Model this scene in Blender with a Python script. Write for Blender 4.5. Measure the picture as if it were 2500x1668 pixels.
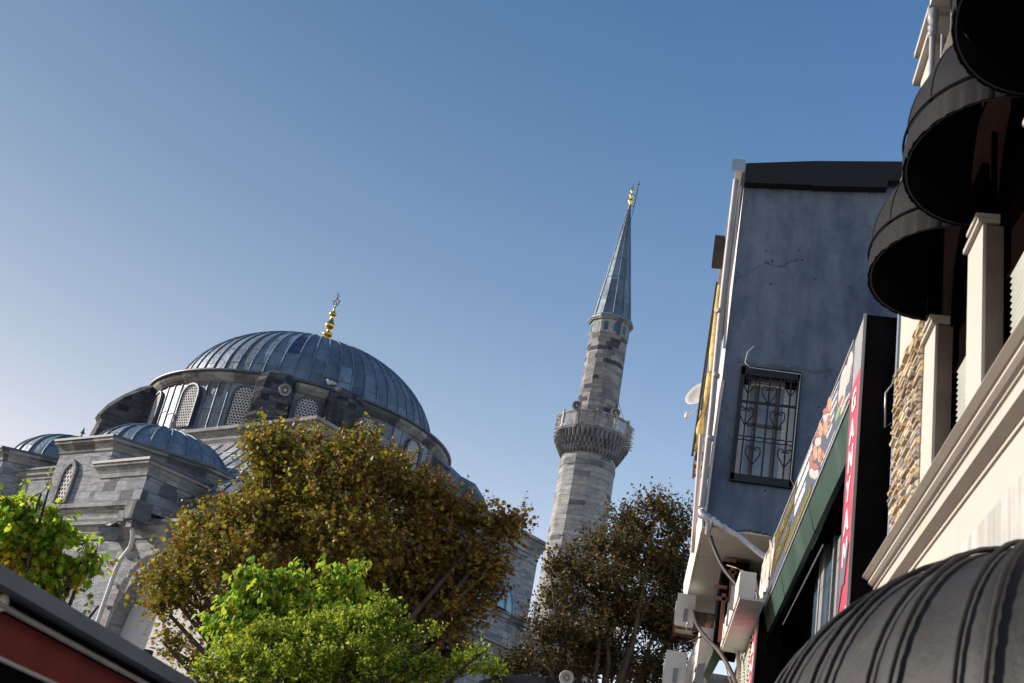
import bpy, math, random
import numpy as np
from mathutils import Matrix, Vector, noise as mnoise
rad = math.radians
for o in list(bpy.data.objects):
    bpy.data.objects.remove(o)
SC = bpy.context.scene
COL = SC.collection
# ------------------------------------------------------------------ camera
EYE = 1.6
ROT = np.array([[0.977164068634676, -0.11169438294459938, 0.1807615771892676],
                [0.1160524275072646, -0.43207296212000523, -0.8943404214696525],
                [0.1779949916121166, 0.8948951448205927, -0.4092437693325738]])
FPX = 2828.0
cam = bpy.data.cameras.new('camera')
camo = bpy.data.objects.new('camera', cam)
COL.objects.link(camo)
cam.sensor_width = 36.0
cam.lens = 36.0 * FPX / 2500.0
cam.clip_start = 0.05
cam.clip_end = 4000
cam.dof.use_dof = True
cam.dof.focus_distance = 45
cam.dof.aperture_fstop = 5.0
M4 = Matrix(ROT.tolist()).to_4x4()
M4.translation = (0, 0, EYE)
camo.matrix_world = M4
SC.camera = camo
# ------------------------------------------------------------------ sky and sun
SUN_AZ, SUN_EL = -84.0, 22.0        # azimuth measured from +Y towards +X
w = bpy.data.worlds.new('World')
SC.world = w
w.use_nodes = True
nt = w.node_tree
bg = nt.nodes['Background']
sky = nt.nodes.new('ShaderNodeTexSky')
sky.sky_type = 'NISHITA'
sky.sun_disc = False
sky.sun_elevation = rad(SUN_EL)
sky.sun_rotation = rad(SUN_AZ)
sky.altitude = 100
sky.air_density = 1.0
sky.dust_density = 0.3
sky.ozone_density = 1.0
# the evening haze near the horizon is warmer and paler, the zenith deeper than the clear model sky:
# per-channel gain exp(a + b * height + c * towards-the-sun), all in world directions
tcw = nt.nodes.new('ShaderNodeTexCoord')
comb = nt.nodes.new('ShaderNodeCombineXYZ')
for ch, (ka, kb, kc) in enumerate(((1.24, -2.521, -.33), (.80, -1.252, -.63), (.64, -.673, -.89))):
    tot = None
    for vec, k_, lo_, hi_ in (((0, 0, 1), kb, .24, .7), ((math.sin(rad(-74)), math.cos(rad(-74)), 0), kc, .1, .9)):
        dp = nt.nodes.new('ShaderNodeVectorMath'); dp.operation = 'DOT_PRODUCT'
        nt.links.new(tcw.outputs['Generated'], dp.inputs[0]); dp.inputs[1].default_value = vec
        cl = nt.nodes.new('ShaderNodeClamp'); nt.links.new(dp.outputs['Value'], cl.inputs[0]); cl.inputs[1].default_value = lo_; cl.inputs[2].default_value = hi_
        ml = nt.nodes.new('ShaderNodeMath'); ml.operation = 'MULTIPLY'; nt.links.new(cl.outputs[0], ml.inputs[0]); ml.inputs[1].default_value = k_
        if tot is None: tot = ml.outputs[0]
        else:
            a2 = nt.nodes.new('ShaderNodeMath'); a2.operation = 'ADD'; nt.links.new(tot, a2.inputs[0]); nt.links.new(ml.outputs[0], a2.inputs[1]); tot = a2.outputs[0]
    ad_ = nt.nodes.new('ShaderNodeMath'); ad_.operation = 'ADD'; nt.links.new(tot, ad_.inputs[0]); ad_.inputs[1].default_value = ka
    ex = nt.nodes.new('ShaderNodeMath'); ex.operation = 'EXPONENT'; nt.links.new(ad_.outputs[0], ex.inputs[0])
    nt.links.new(ex.outputs[0], comb.inputs[ch])
mulw = nt.nodes.new('ShaderNodeVectorMath'); mulw.operation = 'MULTIPLY'
nt.links.new(sky.outputs[0], mulw.inputs[0]); nt.links.new(comb.outputs[0], mulw.inputs[1])
nt.links.new(mulw.outputs[0], bg.inputs[0])
bg.inputs[1].default_value = 0.10
sl = bpy.data.lights.new('sun', 'SUN')
sl.energy = 4.8
sl.angle = rad(0.5)
sl.color = (1.0, 0.91, 0.80)
so = bpy.data.objects.new('sun', sl)
COL.objects.link(so)
sd = Vector((math.sin(rad(SUN_AZ)) * math.cos(rad(SUN_EL)), math.cos(rad(SUN_AZ)) * math.cos(rad(SUN_EL)), math.sin(rad(SUN_EL))))
so.rotation_euler = sd.to_track_quat('Z', 'Y').to_euler()
so.location = (-30, 10, 40)
SC.view_settings.view_transform = 'Standard'
SC.view_settings.look = 'None'
SC.view_settings.exposure = 0.75
SC.view_settings.gamma = 1.0
SC.cycles.max_bounces = 6
SC.cycles.diffuse_bounces = 3
SC.cycles.transparent_max_bounces = 6
# ------------------------------------------------------------------ surveying helpers (eye frame: origin at the lens, z up, y along the street)
def ray(px, py):
    return ROT @ np.array([px - 1250.0, -(py - 834.0), -FPX])
def AX(px, py, x):
    r = ray(px, py); return r * (x / r[0])
def AY(px, py, y):
    r = ray(px, py); return r * (y / r[1])
def AZ(px, py, z):
    r = ray(px, py); return r * (z / r[2])
def AD(px, py, d):
    r = ray(px, py); return r * (d / math.hypot(r[0], r[1]))
# ------------------------------------------------------------------ mesh builder
def V3(a): return np.array(a, float)
class MB:
    def __init__(s):
        s.v = []; s.f = []; s.uv = {}; s.sm = set(); s.mi = {}
    def add(s, vs, fs, smooth=False, uvs=None, mi=0):
        b = len(s.v)
        s.v += [tuple(map(float, p)) for p in vs]
        for k, f in enumerate(fs):
            i = len(s.f)
            s.f.append(tuple(b + q for q in f))
            if smooth: s.sm.add(i)
            if mi: s.mi[i] = mi
            if uvs is not None: s.uv[i] = uvs[k]
        return b
    def box(s, x0, x1, y0, y1, z0, z1, mi=0):
        s.hexa([(x0, y0), (x1, y0), (x1, y1), (x0, y1)], z0, z1, mi)
    def hexa(s, pl, z0, z1, mi=0, smooth=False):
        n = len(pl)
        area = sum(pl[i][0] * pl[(i + 1) % n][1] - pl[(i + 1) % n][0] * pl[i][1] for i in range(n))
        if area < 0: pl = pl[::-1]
        vs = [(p[0], p[1], z0) for p in pl] + [(p[0], p[1], z1) for p in pl]
        fs = [(i, (i + 1) % n, n + (i + 1) % n, n + i) for i in range(n)]
        s.add(vs, fs, smooth, mi=mi)
        s.add(vs, [tuple(range(n))[::-1], tuple(range(n, 2 * n))], mi=mi)
    def obox(s, c, a, b, d, mi=0):       # centre + three half vectors
        c, a, b, d = V3(c), V3(a), V3(b), V3(d)
        if np.dot(np.cross(a, b), d) < 0: d = -d
        vs = [c + i * a + j * b + k * d for k in (-1, 1) for j in (-1, 1) for i in (-1, 1)]
        s.add(vs, [(0, 2, 3, 1), (4, 5, 7, 6), (0, 1, 5, 4), (1, 3, 7, 5), (3, 2, 6, 7), (2, 0, 4, 6)], mi=mi)
    def quad(s, a, b, c, d, uv=None, mi=0):
        s.add([a, b, c, d], [(0, 1, 2, 3)], uvs=[uv] if uv else None, mi=mi)
    def slab(s, q, t, mi=0):             # quad q given a real thickness vector t
        q = [V3(p) for p in q]; t = V3(t)
        vs = q + [p + t for p in q]
        nrm = np.cross(q[1] - q[0], q[3] - q[0])
        fs = [(0, 1, 2, 3), (7, 6, 5, 4), (1, 0, 4, 5), (2, 1, 5, 6), (3, 2, 6, 7), (0, 3, 7, 4)]
        if np.dot(nrm, t) > 0: fs = [f[::-1] for f in fs]
        s.add(vs, fs, mi=mi)
    def tube(s, pts, r, n=8, cap=True, mi=0, smooth=True):
        pts = [V3(p) for p in pts]
        rs = r if hasattr(r, '__len__') else [r] * len(pts)
        vs = []; up = V3((0.13, 0.21, 1.0))
        prev = None
        for i, p in enumerate(pts):
            t = pts[min(i + 1, len(pts) - 1)] - pts[max(i - 1, 0)]
            t = t / (np.linalg.norm(t) + 1e-12)
            if prev is None:
                a = np.cross(t, up if abs(np.dot(t, up)) < 1.0 else V3((1, 0, 0)))
                if np.linalg.norm(a) < .05: a = np.cross(t, V3((1, 0, 0)))
            else:
                a = prev - t * np.dot(prev, t)
            a = a / (np.linalg.norm(a) + 1e-12); prev = a
            b = np.cross(t, a)
            for k in range(n):
                th = 2 * math.pi * k / n
                vs.append(p + rs[i] * (math.cos(th) * a + math.sin(th) * b))
        fs = []
        for i in range(len(pts) - 1):
            for k in range(n):
                k2 = (k + 1) % n
                fs.append((i * n + k, i * n + k2, (i + 1) * n + k2, (i + 1) * n + k))
        s.add(vs, fs, smooth, mi=mi)
        if cap:
            s.add(vs[:n], [tuple(range(n))[::-1]], mi=mi); s.add(vs[-n:], [tuple(range(n))], mi=mi)
    def lathe(s, c, prof, n=24, a0=0, smooth=True, mi=0, sx=1, axis=None, uvn=None):
        vs = []; uv = []; fs = []
        c = V3(c)
        if axis is None: A, B, D = V3((1, 0, 0)), V3((0, 1, 0)), V3((0, 0, 1))
        else:
            D = V3(axis); D = D / np.linalg.norm(D)
            A = np.cross(D, V3((0, 0, 1)) if abs(D[2]) < .9 else V3((1, 0, 0))); A /= np.linalg.norm(A); B = np.cross(D, A)
        for (r, z) in prof:
            for k in range(n):
                th = a0 + 2 * math.pi * k / n
                vs.append(c + r * math.cos(th) * A * sx + r * math.sin(th) * B + z * D)
        for i in range(len(prof) - 1):
            for k in range(n):
                k2 = (k + 1) % n
                fs.append((i * n + k, i * n + k2, (i + 1) * n + k2, (i + 1) * n + k))
                if uvn: uv.append([(k * uvn, i), ((k + 1) * uvn, i), ((k + 1) * uvn, i + 1), (k * uvn, i + 1)])
        s.add(vs, fs, smooth, uvs=uv if uvn else None, mi=mi)
        if prof[0][0] > 1e-3: s.add(vs[:n], [tuple(range(n))[::-1]], mi=mi)
        if prof[-1][0] > 1e-3: s.add(vs[-n:], [tuple(range(n))], mi=mi)
    def sweep(s, pl, prof, closed=False, mi=0, caps=True):
        # pl: plan points in world xy, outward is to the RIGHT of travel; prof: (out, z) listed bottom to top
        pl = [np.array(p, float) for p in pl]; n = len(pl); vs = []
        for i in range(n):
            def nr(a, b):
                d = b - a; d = d / np.linalg.norm(d); return np.array([d[1], -d[0]])
            if closed or 0 < i < n - 1:
                n1 = nr(pl[i - 1], pl[i]); n2 = nr(pl[i], pl[(i + 1) % n])
                m = n1 + n2; m = m / max(1e-6, np.dot(m, n1)) if np.dot(m, n1) > 0.15 else n1
            elif i == 0: m = nr(pl[0], pl[1])
            else: m = nr(pl[-2], pl[-1])
            for (o_, z) in prof:
                q = pl[i] + m * o_
                vs.append((q[0], q[1], z))
        k = len(prof); fs = []
        for i in range(n if closed else n - 1):
            j = (i + 1) % n
            for a in range(k - 1):
                fs.append((i * k + a, j * k + a, j * k + a + 1, i * k + a + 1))
        s.add(vs, fs, mi=mi)
        if caps and not closed:
            s.add(vs[:k], [tuple(range(k))], mi=mi); s.add(vs[-k:], [tuple(range(k))[::-1]], mi=mi)
    def build(s, name, mat, parent=None, origin=None, uvscale=1.0):
        o3 = V3((0, 0, 0))
        if parent is not None and '_org' in parent: o3 = V3(list(parent['_org']))
        vv = np.array(s.v, float) if s.v else np.zeros((0, 3))
        me = bpy.data.meshes.new(name)
        me.from_pydata((vv - o3).tolist(), [], s.f)
        mats = mat if isinstance(mat, (list, tuple)) else [mat]
        for m_ in mats: me.materials.append(m_)
        uvl = me.uv_layers.new(name='UVMap')
        data = np.zeros((len(me.loops), 2), np.float32)
        li = 0
        for i, f in enumerate(s.f):
            if i in s.uv and s.uv[i] is not None:
                for k in range(len(f)): data[li + k] = s.uv[i][k]
            else:
                p = [vv[q] for q in f]
                nn = np.zeros(3)
                for k in range(len(p)): nn += np.cross(p[k], p[(k + 1) % len(p)])
                l = np.linalg.norm(nn); nn = nn / l if l > 0 else V3((0, 0, 1))
                if abs(nn[2]) > .8:
                    for k in range(len(f)): data[li + k] = (p[k][0], p[k][1])
                else:
                    t = np.array([-nn[1], nn[0]]); t = t / np.linalg.norm(t)
                    for k in range(len(f)): data[li + k] = (p[k][0] * t[0] + p[k][1] * t[1], p[k][2])
            li += len(f)
        uvl.data.foreach_set('uv', (data * uvscale).ravel())
        if s.sm:
            me.polygons.foreach_set('use_smooth', [i in s.sm for i in range(len(s.f))])
        if s.mi:
            me.polygons.foreach_set('material_index', [s.mi.get(i, 0) for i in range(len(s.f))])
        me.update()
        ob = bpy.data.objects.new(name, me)
        COL.objects.link(ob)
        if parent is not None: ob.parent = parent
        else: ob.location = (0, 0, EYE)
        return ob
def sub(name, mb, mat, part):            # a sub-part under a part (keeps the thing's origin)
    part['_org'] = part.parent['_org'] if part.parent is not None else (0.0, 0.0, 0.0)
    return mb.build(name, mat, part)
def thing(name, label, cat, org, group=None):
    o = bpy.data.objects.new(name, None)
    COL.objects.link(o)
    o.empty_display_size = .3
    o['_org'] = tuple(float(q) for q in org)
    o.location = (org[0], org[1], org[2] + EYE)
    o['label'] = label; o['category'] = cat
    if group: o['group'] = group
    return o
def tag(o, label, cat, group=None):
    o['label'] = label; o['category'] = cat
    if group: o['group'] = group
    return o
def copy_tree(o, parent=None):
    c = o.copy(); COL.objects.link(c)
    if parent is not None: c.parent = parent
    for ch in [q for q in bpy.data.objects if q.parent == o]: copy_tree(ch, c)
    return c
def recentre(ob):                        # single-mesh thing: put its origin at its base
    me = ob.data; n = len(me.vertices); a = np.zeros(n * 3); me.vertices.foreach_get('co', a); a = a.reshape(-1, 3)
    c = np.array([a[:, 0].mean(), a[:, 1].mean(), a[:, 2].min()])
    me.vertices.foreach_set('co', (a - c).ravel()); me.update()
    ob.location = (ob.location[0] + c[0], ob.location[1] + c[1], ob.location[2] + c[2])
    return ob
# ------------------------------------------------------------------ materials
def newmat(name):
    m = bpy.data.materials.new(name); m.use_nodes = True
    n = m.node_tree.nodes; l = m.node_tree.links
    return m, n, l, n['Principled BSDF']
def rgb(c): return (c[0], c[1], c[2], 1)
def ramp(n, fac, l, stops):
    r = n.new('ShaderNodeValToRGB')
    e = r.color_ramp.elements
    e[0].position, e[0].color = stops[0][0], rgb(stops[0][1])
    e[1].position, e[1].color = stops[-1][0], rgb(stops[-1][1])
    for p, c in stops[1:-1]:
        q = e.new(p); q.color = rgb(c)
    l.new(fac, r.inputs[0]); return r.outputs[0]
def noise(n, l, vec, scale, detail=4, rough=.6):
    t = n.new('ShaderNodeTexNoise'); t.inputs['Scale'].default_value = scale
    t.inputs['Detail'].default_value = detail; t.inputs['Roughness'].default_value = rough
    if vec is not None: l.new(vec, t.inputs['Vector'])
    return t.outputs['Fac']
def mapping(n, l, src, scale):
    mp = n.new('ShaderNodeMapping'); mp.inputs['Scale'].default_value = scale
    l.new(src, mp.inputs['Vector']); return mp.outputs[0]
def mixc(n, l, fac, a, b, mode='MIX'):
    m = n.new('ShaderNodeMix'); m.data_type = 'RGBA'; m.blend_type = mode
    for k, v in ((0, fac), (6, a), (7, b)):
        if isinstance(v, (int, float)): m.inputs[k].default_value = v
        elif isinstance(v, (tuple, list)): m.inputs[k].default_value = rgb(v)
        else: l.new(v, m.inputs[k])
    return m.outputs[2]
def bump(n, l, h, bsdf, strength, dist=.02, chain=None):
    b = n.new('ShaderNodeBump'); b.inputs['Strength'].default_value = strength; b.inputs['Distance'].default_value = dist
    l.new(h, b.inputs['Height'])
    if chain is not None: l.new(chain, b.inputs['Normal'])
    l.new(b.outputs[0], bsdf.inputs['Normal']); return b.outputs[0]
def plain(name, col, rough=.6, metal=0, var=.25, scale=3, bmp=.2, dirt=None, streak=False, spec=None):
    m, n, l, b = newmat(name)
    tc = n.new('ShaderNodeTexCoord')
    v = tc.outputs['Object']
    if streak: v = mapping(n, l, v, (1, 1, .18))
    f = noise(n, l, v, scale, 6, .65)
    lo = tuple(c * (1 - var) for c in col); hi = tuple(min(1, c * (1 + var)) for c in col)
    c = ramp(n, f, l, [(.3, lo), (.7, hi)])
    if dirt:
        f2 = noise(n, l, mapping(n, l, tc.outputs['Object'], (1, 1, .35)), scale * .6, 7, .75)
        k = ramp(n, f2, l, [(.52, (0, 0, 0)), (.68, (1, 1, 1))])
        c = mixc(n, l, k, c, dirt)
    l.new(c, b.inputs['Base Color'])
    b.inputs['Roughness'].default_value = rough; b.inputs['Metallic'].default_value = metal
    if spec is not None:
        b.inputs['Specular IOR Level'].default_value = spec
        if spec <= .1: b.inputs['IOR'].default_value = 1.02
    if bmp: bump(n, l, noise(n, l, tc.outputs['Object'], scale * 9, 5, .7), b, bmp, .01)
    return m
def ashlar(name, base, mid, dark, bw, bh, darkness=.72, patch=None, stain=(.06, .06, .07), mortar=.012, stain_lo=.56, bstr=.55):
    m, n, l, b = newmat(name)
    tc = n.new('ShaderNodeTexCoord')
    nz_ = n.new('ShaderNodeTexNoise'); nz_.inputs['Scale'].default_value = 2.3; nz_.inputs['Detail'].default_value = 3; l.new(tc.outputs['Object'], nz_.inputs['Vector'])
    sb_ = n.new('ShaderNodeVectorMath'); sb_.operation = 'SUBTRACT'; l.new(nz_.outputs['Color'], sb_.inputs[0]); sb_.inputs[1].default_value = (.5, .5, .5)
    sc_ = n.new('ShaderNodeVectorMath'); sc_.operation = 'SCALE'; l.new(sb_.outputs[0], sc_.inputs[0]); sc_.inputs['Scale'].default_value = .09
    ad0 = n.new('ShaderNodeVectorMath'); ad0.operation = 'ADD'; l.new(tc.outputs['UV'], ad0.inputs[0]); l.new(sc_.outputs[0], ad0.inputs[1])
    uv = ad0.outputs[0]
    def brick(c1, c2, mo, ms):
        t = n.new('ShaderNodeTexBrick')
        t.inputs['Scale'].default_value = 1; t.inputs['Brick Width'].default_value = bw; t.inputs['Row Height'].default_value = bh
        t.inputs['Mortar Size'].default_value = ms; t.inputs['Mortar Smooth'].default_value = .3
        t.inputs['Color1'].default_value = rgb(c1); t.inputs['Color2'].default_value = rgb(c2); t.inputs['Mortar'].default_value = rgb(mo)
        t.offset_frequency = 2; t.squash = .8; t.squash_frequency = 3
        l.new(uv, t.inputs['Vector']); return t
    t = brick((0, 0, 0), (1, 1, 1), (.4, .4, .4), 0.0001)
    col = ramp(n, t.outputs['Color'], l, [(0.0, base), (.35, mid), (darkness, tuple(q * .9 for q in base)), (min(.99, darkness + .06), dark)])
    # weathering inside the stones
    o = tc.outputs['Object']
    w1 = noise(n, l, mapping(n, l, o, (1, 1, 4)), 1.3, 9, .78)
    col = mixc(n, l, .75, col, ramp(n, w1, l, [(.36, (.34, .36, .42)), (.5, (.75, .75, .76)), (.6, (1.05, 1.03, 1.0))]), 'MULTIPLY')
    w2 = noise(n, l, mapping(n, l, o, (1, 1, .3)), .45, 8, .7)
    col = mixc(n, l, ramp(n, w2, l, [(stain_lo, (0, 0, 0)), (stain_lo + .14, (.8, .8, .8))]), col, stain)
    t2 = brick((1, 1, 1), (1, 1, 1), (0, 0, 0), mortar)
    col = mixc(n, l, ramp(n, t2.outputs['Fac'], l, [(0, (0, 0, 0)), (1, (.65, .65, .65))]), col, tuple(q * .35 for q in base))
    l.new(col, b.inputs['Base Color'])
    b.inputs['Roughness'].default_value = .92
    b.inputs['Specular IOR Level'].default_value = .2
    inv = n.new('ShaderNodeMath'); inv.operation = 'SUBTRACT'; inv.inputs[0].default_value = 1; l.new(t2.outputs['Fac'], inv.inputs[1])
    ad = n.new('ShaderNodeMath'); ad.operation = 'ADD'; l.new(inv.outputs[0], ad.inputs[0])
    mu = n.new('ShaderNodeMath'); mu.operation = 'MULTIPLY'; mu.inputs[1].default_value = 2.2; l.new(noise(n, l, mapping(n, l, o, (1, 1, 2.2)), 3.2, 8, .78), mu.inputs[0])
    l.new(mu.outputs[0], ad.inputs[1])
    bump(n, l, ad.outputs[0], b, min(1, bstr * 1.2), .07)
    return m
def lead(name, col, var=.3, rough=.42, metal=.35, panels=None, wav=.35, streak=.5):
    # sheet lead: every sheet (UV cell) has its own tone
    m, n, l, b = newmat(name)
    tc = n.new('ShaderNodeTexCoord')
    uv = tc.outputs['UV']
    v = uv if panels is None else mapping(n, l, uv, (panels[0], panels[1], 1))
    fl = n.new('ShaderNodeVectorMath'); fl.operation = 'FLOOR'; l.new(v, fl.inputs[0])
    wn = n.new('ShaderNodeTexWhiteNoise'); wn.noise_dimensions = '3D'; l.new(fl.outputs[0], wn.inputs['Vector'])
    lo = tuple(c * (1 - var) for c in col); hi = tuple(c * (1 + var) for c in col)
    c = ramp(n, wn.outputs['Value'], l, [(0, lo), (.03, (col[0] * .35, col[1] * .3, col[2] * .6)), (.06, lo), (1, hi)])
    f = noise(n, l, mapping(n, l, tc.outputs['Object'], (1, 1, .5)), 1.3, 8, .72)
    c = mixc(n, l, streak, c, ramp(n, f, l, [(.33, (.3, .32, .36)), (.66, (1.0, 1.0, 1.0))]), 'MULTIPLY')
    f3 = noise(n, l, tc.outputs['Object'], 7, 6, .8)
    c = mixc(n, l, ramp(n, f3, l, [(.56, (0, 0, 0)), (.7, (.5, .5, .5))]), c, tuple(min(1, q * 2.1) for q in col))
    l.new(c, b.inputs['Base Color'])
    rr = n.new('ShaderNodeMapRange'); rr.inputs['To Min'].default_value = rough - .1; rr.inputs['To Max'].default_value = rough + .22
    l.new(f, rr.inputs['Value']); l.new(rr.outputs[0], b.inputs['Roughness'])
    b.inputs['Metallic'].default_value = metal
    bump(n, l, noise(n, l, tc.outputs['Object'], 1.8, 5, .6), b, wav, .12)
    return m
def leafmat(name, trans=.35, rough=.45):
    m, n, l, b = newmat(name)
    a = n.new('ShaderNodeAttribute'); a.attribute_name = 'leaf_tone'
    l.new(a.outputs['Color'], b.inputs['Base Color'])
    b.inputs['Roughness'].default_value = rough + .12; b.inputs['Specular IOR Level'].default_value = .22
    tr = n.new('ShaderNodeBsdfTranslucent'); l.new(a.outputs['Color'], tr.inputs['Color'])
    mx = n.new('ShaderNodeMixShader'); mx.inputs[0].default_value = trans
    l.new(b.outputs[0], mx.inputs[1]); l.new(tr.outputs[0], mx.inputs[2])
    l.new(mx.outputs[0], n['Material Output'].inputs['Surface'])
    return m
MAT = {}
MAT['stone'] = ashlar('ashlar_stone', (.40, .425, .455), (.35, .37, .40), (.24, .26, .29), .72, .30, .86, stain=(.11, .11, .115), stain_lo=.58, mortar=.009, bstr=.9)
MAT['stone2'] = ashlar('ashlar_stone_patchwork', (.37, .39, .43), (.25, .27, .30), (.14, .15, .18), .85, .40, .62, stain=(.09, .09, .10), bstr=.6)
MAT['minaret'] = ashlar('minaret_stone', (.37, .365, .35), (.18, .185, .20), (.06, .066, .088), .62, .24, .70, stain=(.07, .07, .08), stain_lo=.54, bstr=.5)
MAT['minaret_low'] = ashlar('minaret_lower_stone', (.40, .40, .395), (.33, .335, .34), (.14, .15, .17), .62, .25, .86, stain=(.10, .10, .11), stain_lo=.60, bstr=.5)
MAT['cornice'] = ashlar('cornice_stone', (.33, .335, .335), (.26, .265, .27), (.11, .115, .13), 1.4, 3.0, .8, stain=(.05, .05, .055), stain_lo=.52, bstr=.35)
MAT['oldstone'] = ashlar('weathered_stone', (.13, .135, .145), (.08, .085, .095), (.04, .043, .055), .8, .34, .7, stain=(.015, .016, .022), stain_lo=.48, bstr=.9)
MAT['corbel'] = plain('corbel_stone', (.14, .145, .16), .9, 0, .55, 2.5, .8, dirt=(.05, .05, .055))
MAT['panel'] = plain('smooth_render_panel', (.42, .42, .42), .9, 0, .06, .5, .1)
MAT['lead'] = lead('lead_dome', (.115, .17, .235), .32, .52, .15, wav=.6, streak=.7)
MAT['leadwall'] = lead('lead_wall', (.13, .165, .215), .5, .46, .25, panels=(.95, .42), wav=.6, streak=.85)
MAT['leadlit'] = lead('sunlit_lead_sheet', (.30, .32, .345), .2, .42, .3, panels=(1.05, .45), wav=1.0, streak=.6)  # lighter copy of the lead, sunlight on the slope put into its colour
MAT['leadcap'] = plain('lead_capping', (.05, .065, .09), .5, .3, .4, 2, .3)
MAT['darklead'] = plain('dark_lead', (.06, .07, .09), .5, .3, .4, 1.2, .4)
MAT['teal'] = lead('new_lead_dome', (.14, .27, .33), .15, .3, .4)
MAT['lattice'] = plain('plaster_lattice', (.42, .42, .42), .85, 0, .2, 4, .2)
MAT['glassdark'] = plain('dark_glass', (.015, .02, .03), .15, 0, .2, 2, 0)
MAT['gold'] = plain('gilded_copper', (.62, .42, .10), .28, 1, .25, 5, .1)
MAT['iron'] = plain('dark_iron', (.008, .008, .011), .6, .2, .3, 4, .1)
MAT['tile'] = plain('turquoise_tile', (.02, .075, .11), .25, 0, .4, 8, .1)
MAT['greypaint'] = plain('grey_paint', (.18, .19, .21), .45, 0, .2, 3, .1)
MAT['hornwhite'] = plain('horn_cream', (.50, .48, .43), .45, 0, .15, 3, .1)
# ================================================================== MOSQUE
MC = np.array([65 * math.sin(rad(-21.1)), 65 * math.cos(rad(-21.1))])
MU = np.array([math.sin(rad(119.5)), math.cos(rad(119.5))])
MV = np.array([math.sin(rad(29.5)), math.cos(rad(29.5))])
def W2(u, v): return MC + u * MU + v * MV
def W3(u, v, z): p = W2(u, v); return V3((p[0], p[1], z))
def plan(pts): return [W2(*p) for p in pts]
mosque = thing('mosque', 'large grey stone mosque with a lead covered main dome and smaller domes behind the trees', 'mosque', (MC[0], MC[1], -EYE))
def stonebody(name, pts, z0, z1, mat, parent=mosque):
    mb = MB(); mb.hexa([tuple(p) for p in plan(pts)], z0, z1)
    return mb.build(name, mat, parent)
def cornice(name, pts, z, out=.42, h=.55, closed=True, parent=mosque, mat='cornice', cap=True, roof_in=1.2, roof_up=.35):
    # pts counter-clockwise seen from above -> outward is right of travel
    mb = MB()
    mb.sweep(plan(pts), [(-.05, z - h), (.06, z - h), (.06, z - h * .8), (.16, z - h * .62), (.16, z - h * .5), (out * .7, z - h * .22), (out, z - h * .18), (out, z), (-.05, z)], closed)
    c = mb.build(name, MAT[mat], parent)
    if cap:
        m2 = MB()
        m2.sweep(plan(pts), [(out - .02, z - .05), (out + .07, z - .10), (out + .09, z + .09), (out + .01, z + .13), (-roof_in, z + roof_up)], closed)
        k = m2.build('lead_capping', MAT['leadcap'], c)
    return c
def ccw(pts):
    a = sum(pts[i][0] * pts[(i + 1) % len(pts)][1] - pts[(i + 1) % len(pts)][0] * pts[i][1] for i in range(len(pts)))
    # (u,v) frame is left handed or right handed?  convert through the world frame
    w_ = plan(pts)
    a = sum(w_[i][0] * w_[(i + 1) % len(w_)][1] - w_[(i + 1) % len(w_)][0] * w_[i][1] for i in range(len(w_)))
    return pts if a > 0 else pts[::-1]
def dome_mesh(mb, c, z0, prof, nr, rings, ribr, sub_=2, seam=True):
    # prof: function t(0..1)->(r,z) from the base to the crown; nr ribs; rings horizontal seams
    n = nr * sub_; k = 24
    ring_t = [i / rings for i in range(rings + 1)]
    P = [prof(i / k) for i in range(k + 1)]
    vs = []; fs = []; uv = []
    for (r, z) in P:
        for j in range(n):
            th = 2 * math.pi * j / n
            vs.append((c[0] + r * math.cos(th), c[1] + r * math.sin(th), z0 + z))
    for i in range(k):
        for j in range(n):
            j2 = (j + 1) % n
            fs.append((i * n + j, i * n + j2, (i + 1) * n + j2, (i + 1) * n + j))
            band = (i + .5) / k * rings + (.5 if (j // sub_) % 2 else 0)
            bu = j // sub_ + .5
            uv.append([(bu, band)] * 4)
    mb.add(vs, fs, True, uvs=uv)
    for j in range(nr):
        th = 2 * math.pi * j / nr
        pts = []
        for i in range(0, k - 1):
            r, z = P[i]
            pts.append((c[0] + (r + ribr * .4) * math.cos(th), c[1] + (r + ribr * .4) * math.sin(th), z0 + z + ribr * .3))
        mb.tube(pts, ribr, 5, False)
    if seam:
        for q in range(1, rings * 2):
            t = q / (rings * 2)
            r, z = prof(t)
            for j in range(nr):
                if (j + q) % 2 == 0: continue
                pts = []
                for e in range(4):
                    th = 2 * math.pi * (j + e / 3) / nr
                    pts.append((c[0] + (r + .012) * math.cos(th), c[1] + (r + .012) * math.sin(th), z0 + z))
                mb.tube(pts, ribr * .38, 4, False)
def ell(r, h, e=1.0, tmax=1.0):
    def f(t):
        a = t * math.pi / 2 * tmax
        return (max(.02, r * math.cos(a) ** e), h * math.sin(a))
    return f
# --- main dome
mb = MB()
dome_mesh(mb, MC, 20.42, ell(7.55, 5.35, 1.0), 60, 4, .05)
main_dome = mb.build('main_dome', MAT['lead'], mosque)
fin = MB(); FZ = 25.7; FS = .88
fin.lathe((MC[0], MC[1], FZ), [(r_ * FS, z_ * FS) for r_, z_ in [(.95, 0), (.9, .12), (.62, .22), (.42, .42), (.24, .6), (.15, .85), (.13, 1.0), (.16, 1.04), (.34, 1.18), (.38, 1.27), (.3, 1.38), (.13, 1.46), (.12, 1.62), (.16, 1.68), (.3, 1.82), (.36, 1.95), (.27, 2.1), (.15, 2.35), (.11, 2.6), (.14, 2.66), (.27, 2.74), (.29, 2.82), (.2, 2.92), (.09, 2.97), (.08, 3.2), (.1, 3.25), (.05, 3.3), (.045, 3.5)]], 20)
for k in range(12):
    th = k * math.pi / 6
    fin.tube([(MC[0] + r_ * FS * math.cos(th), MC[1] + r_ * FS * math.sin(th), FZ + z_ * FS) for r_, z_ in ((.98, .0), (.9, .2), (.6, .33), (.38, .52))], [.08, .1, .07, .04], 6)
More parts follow.
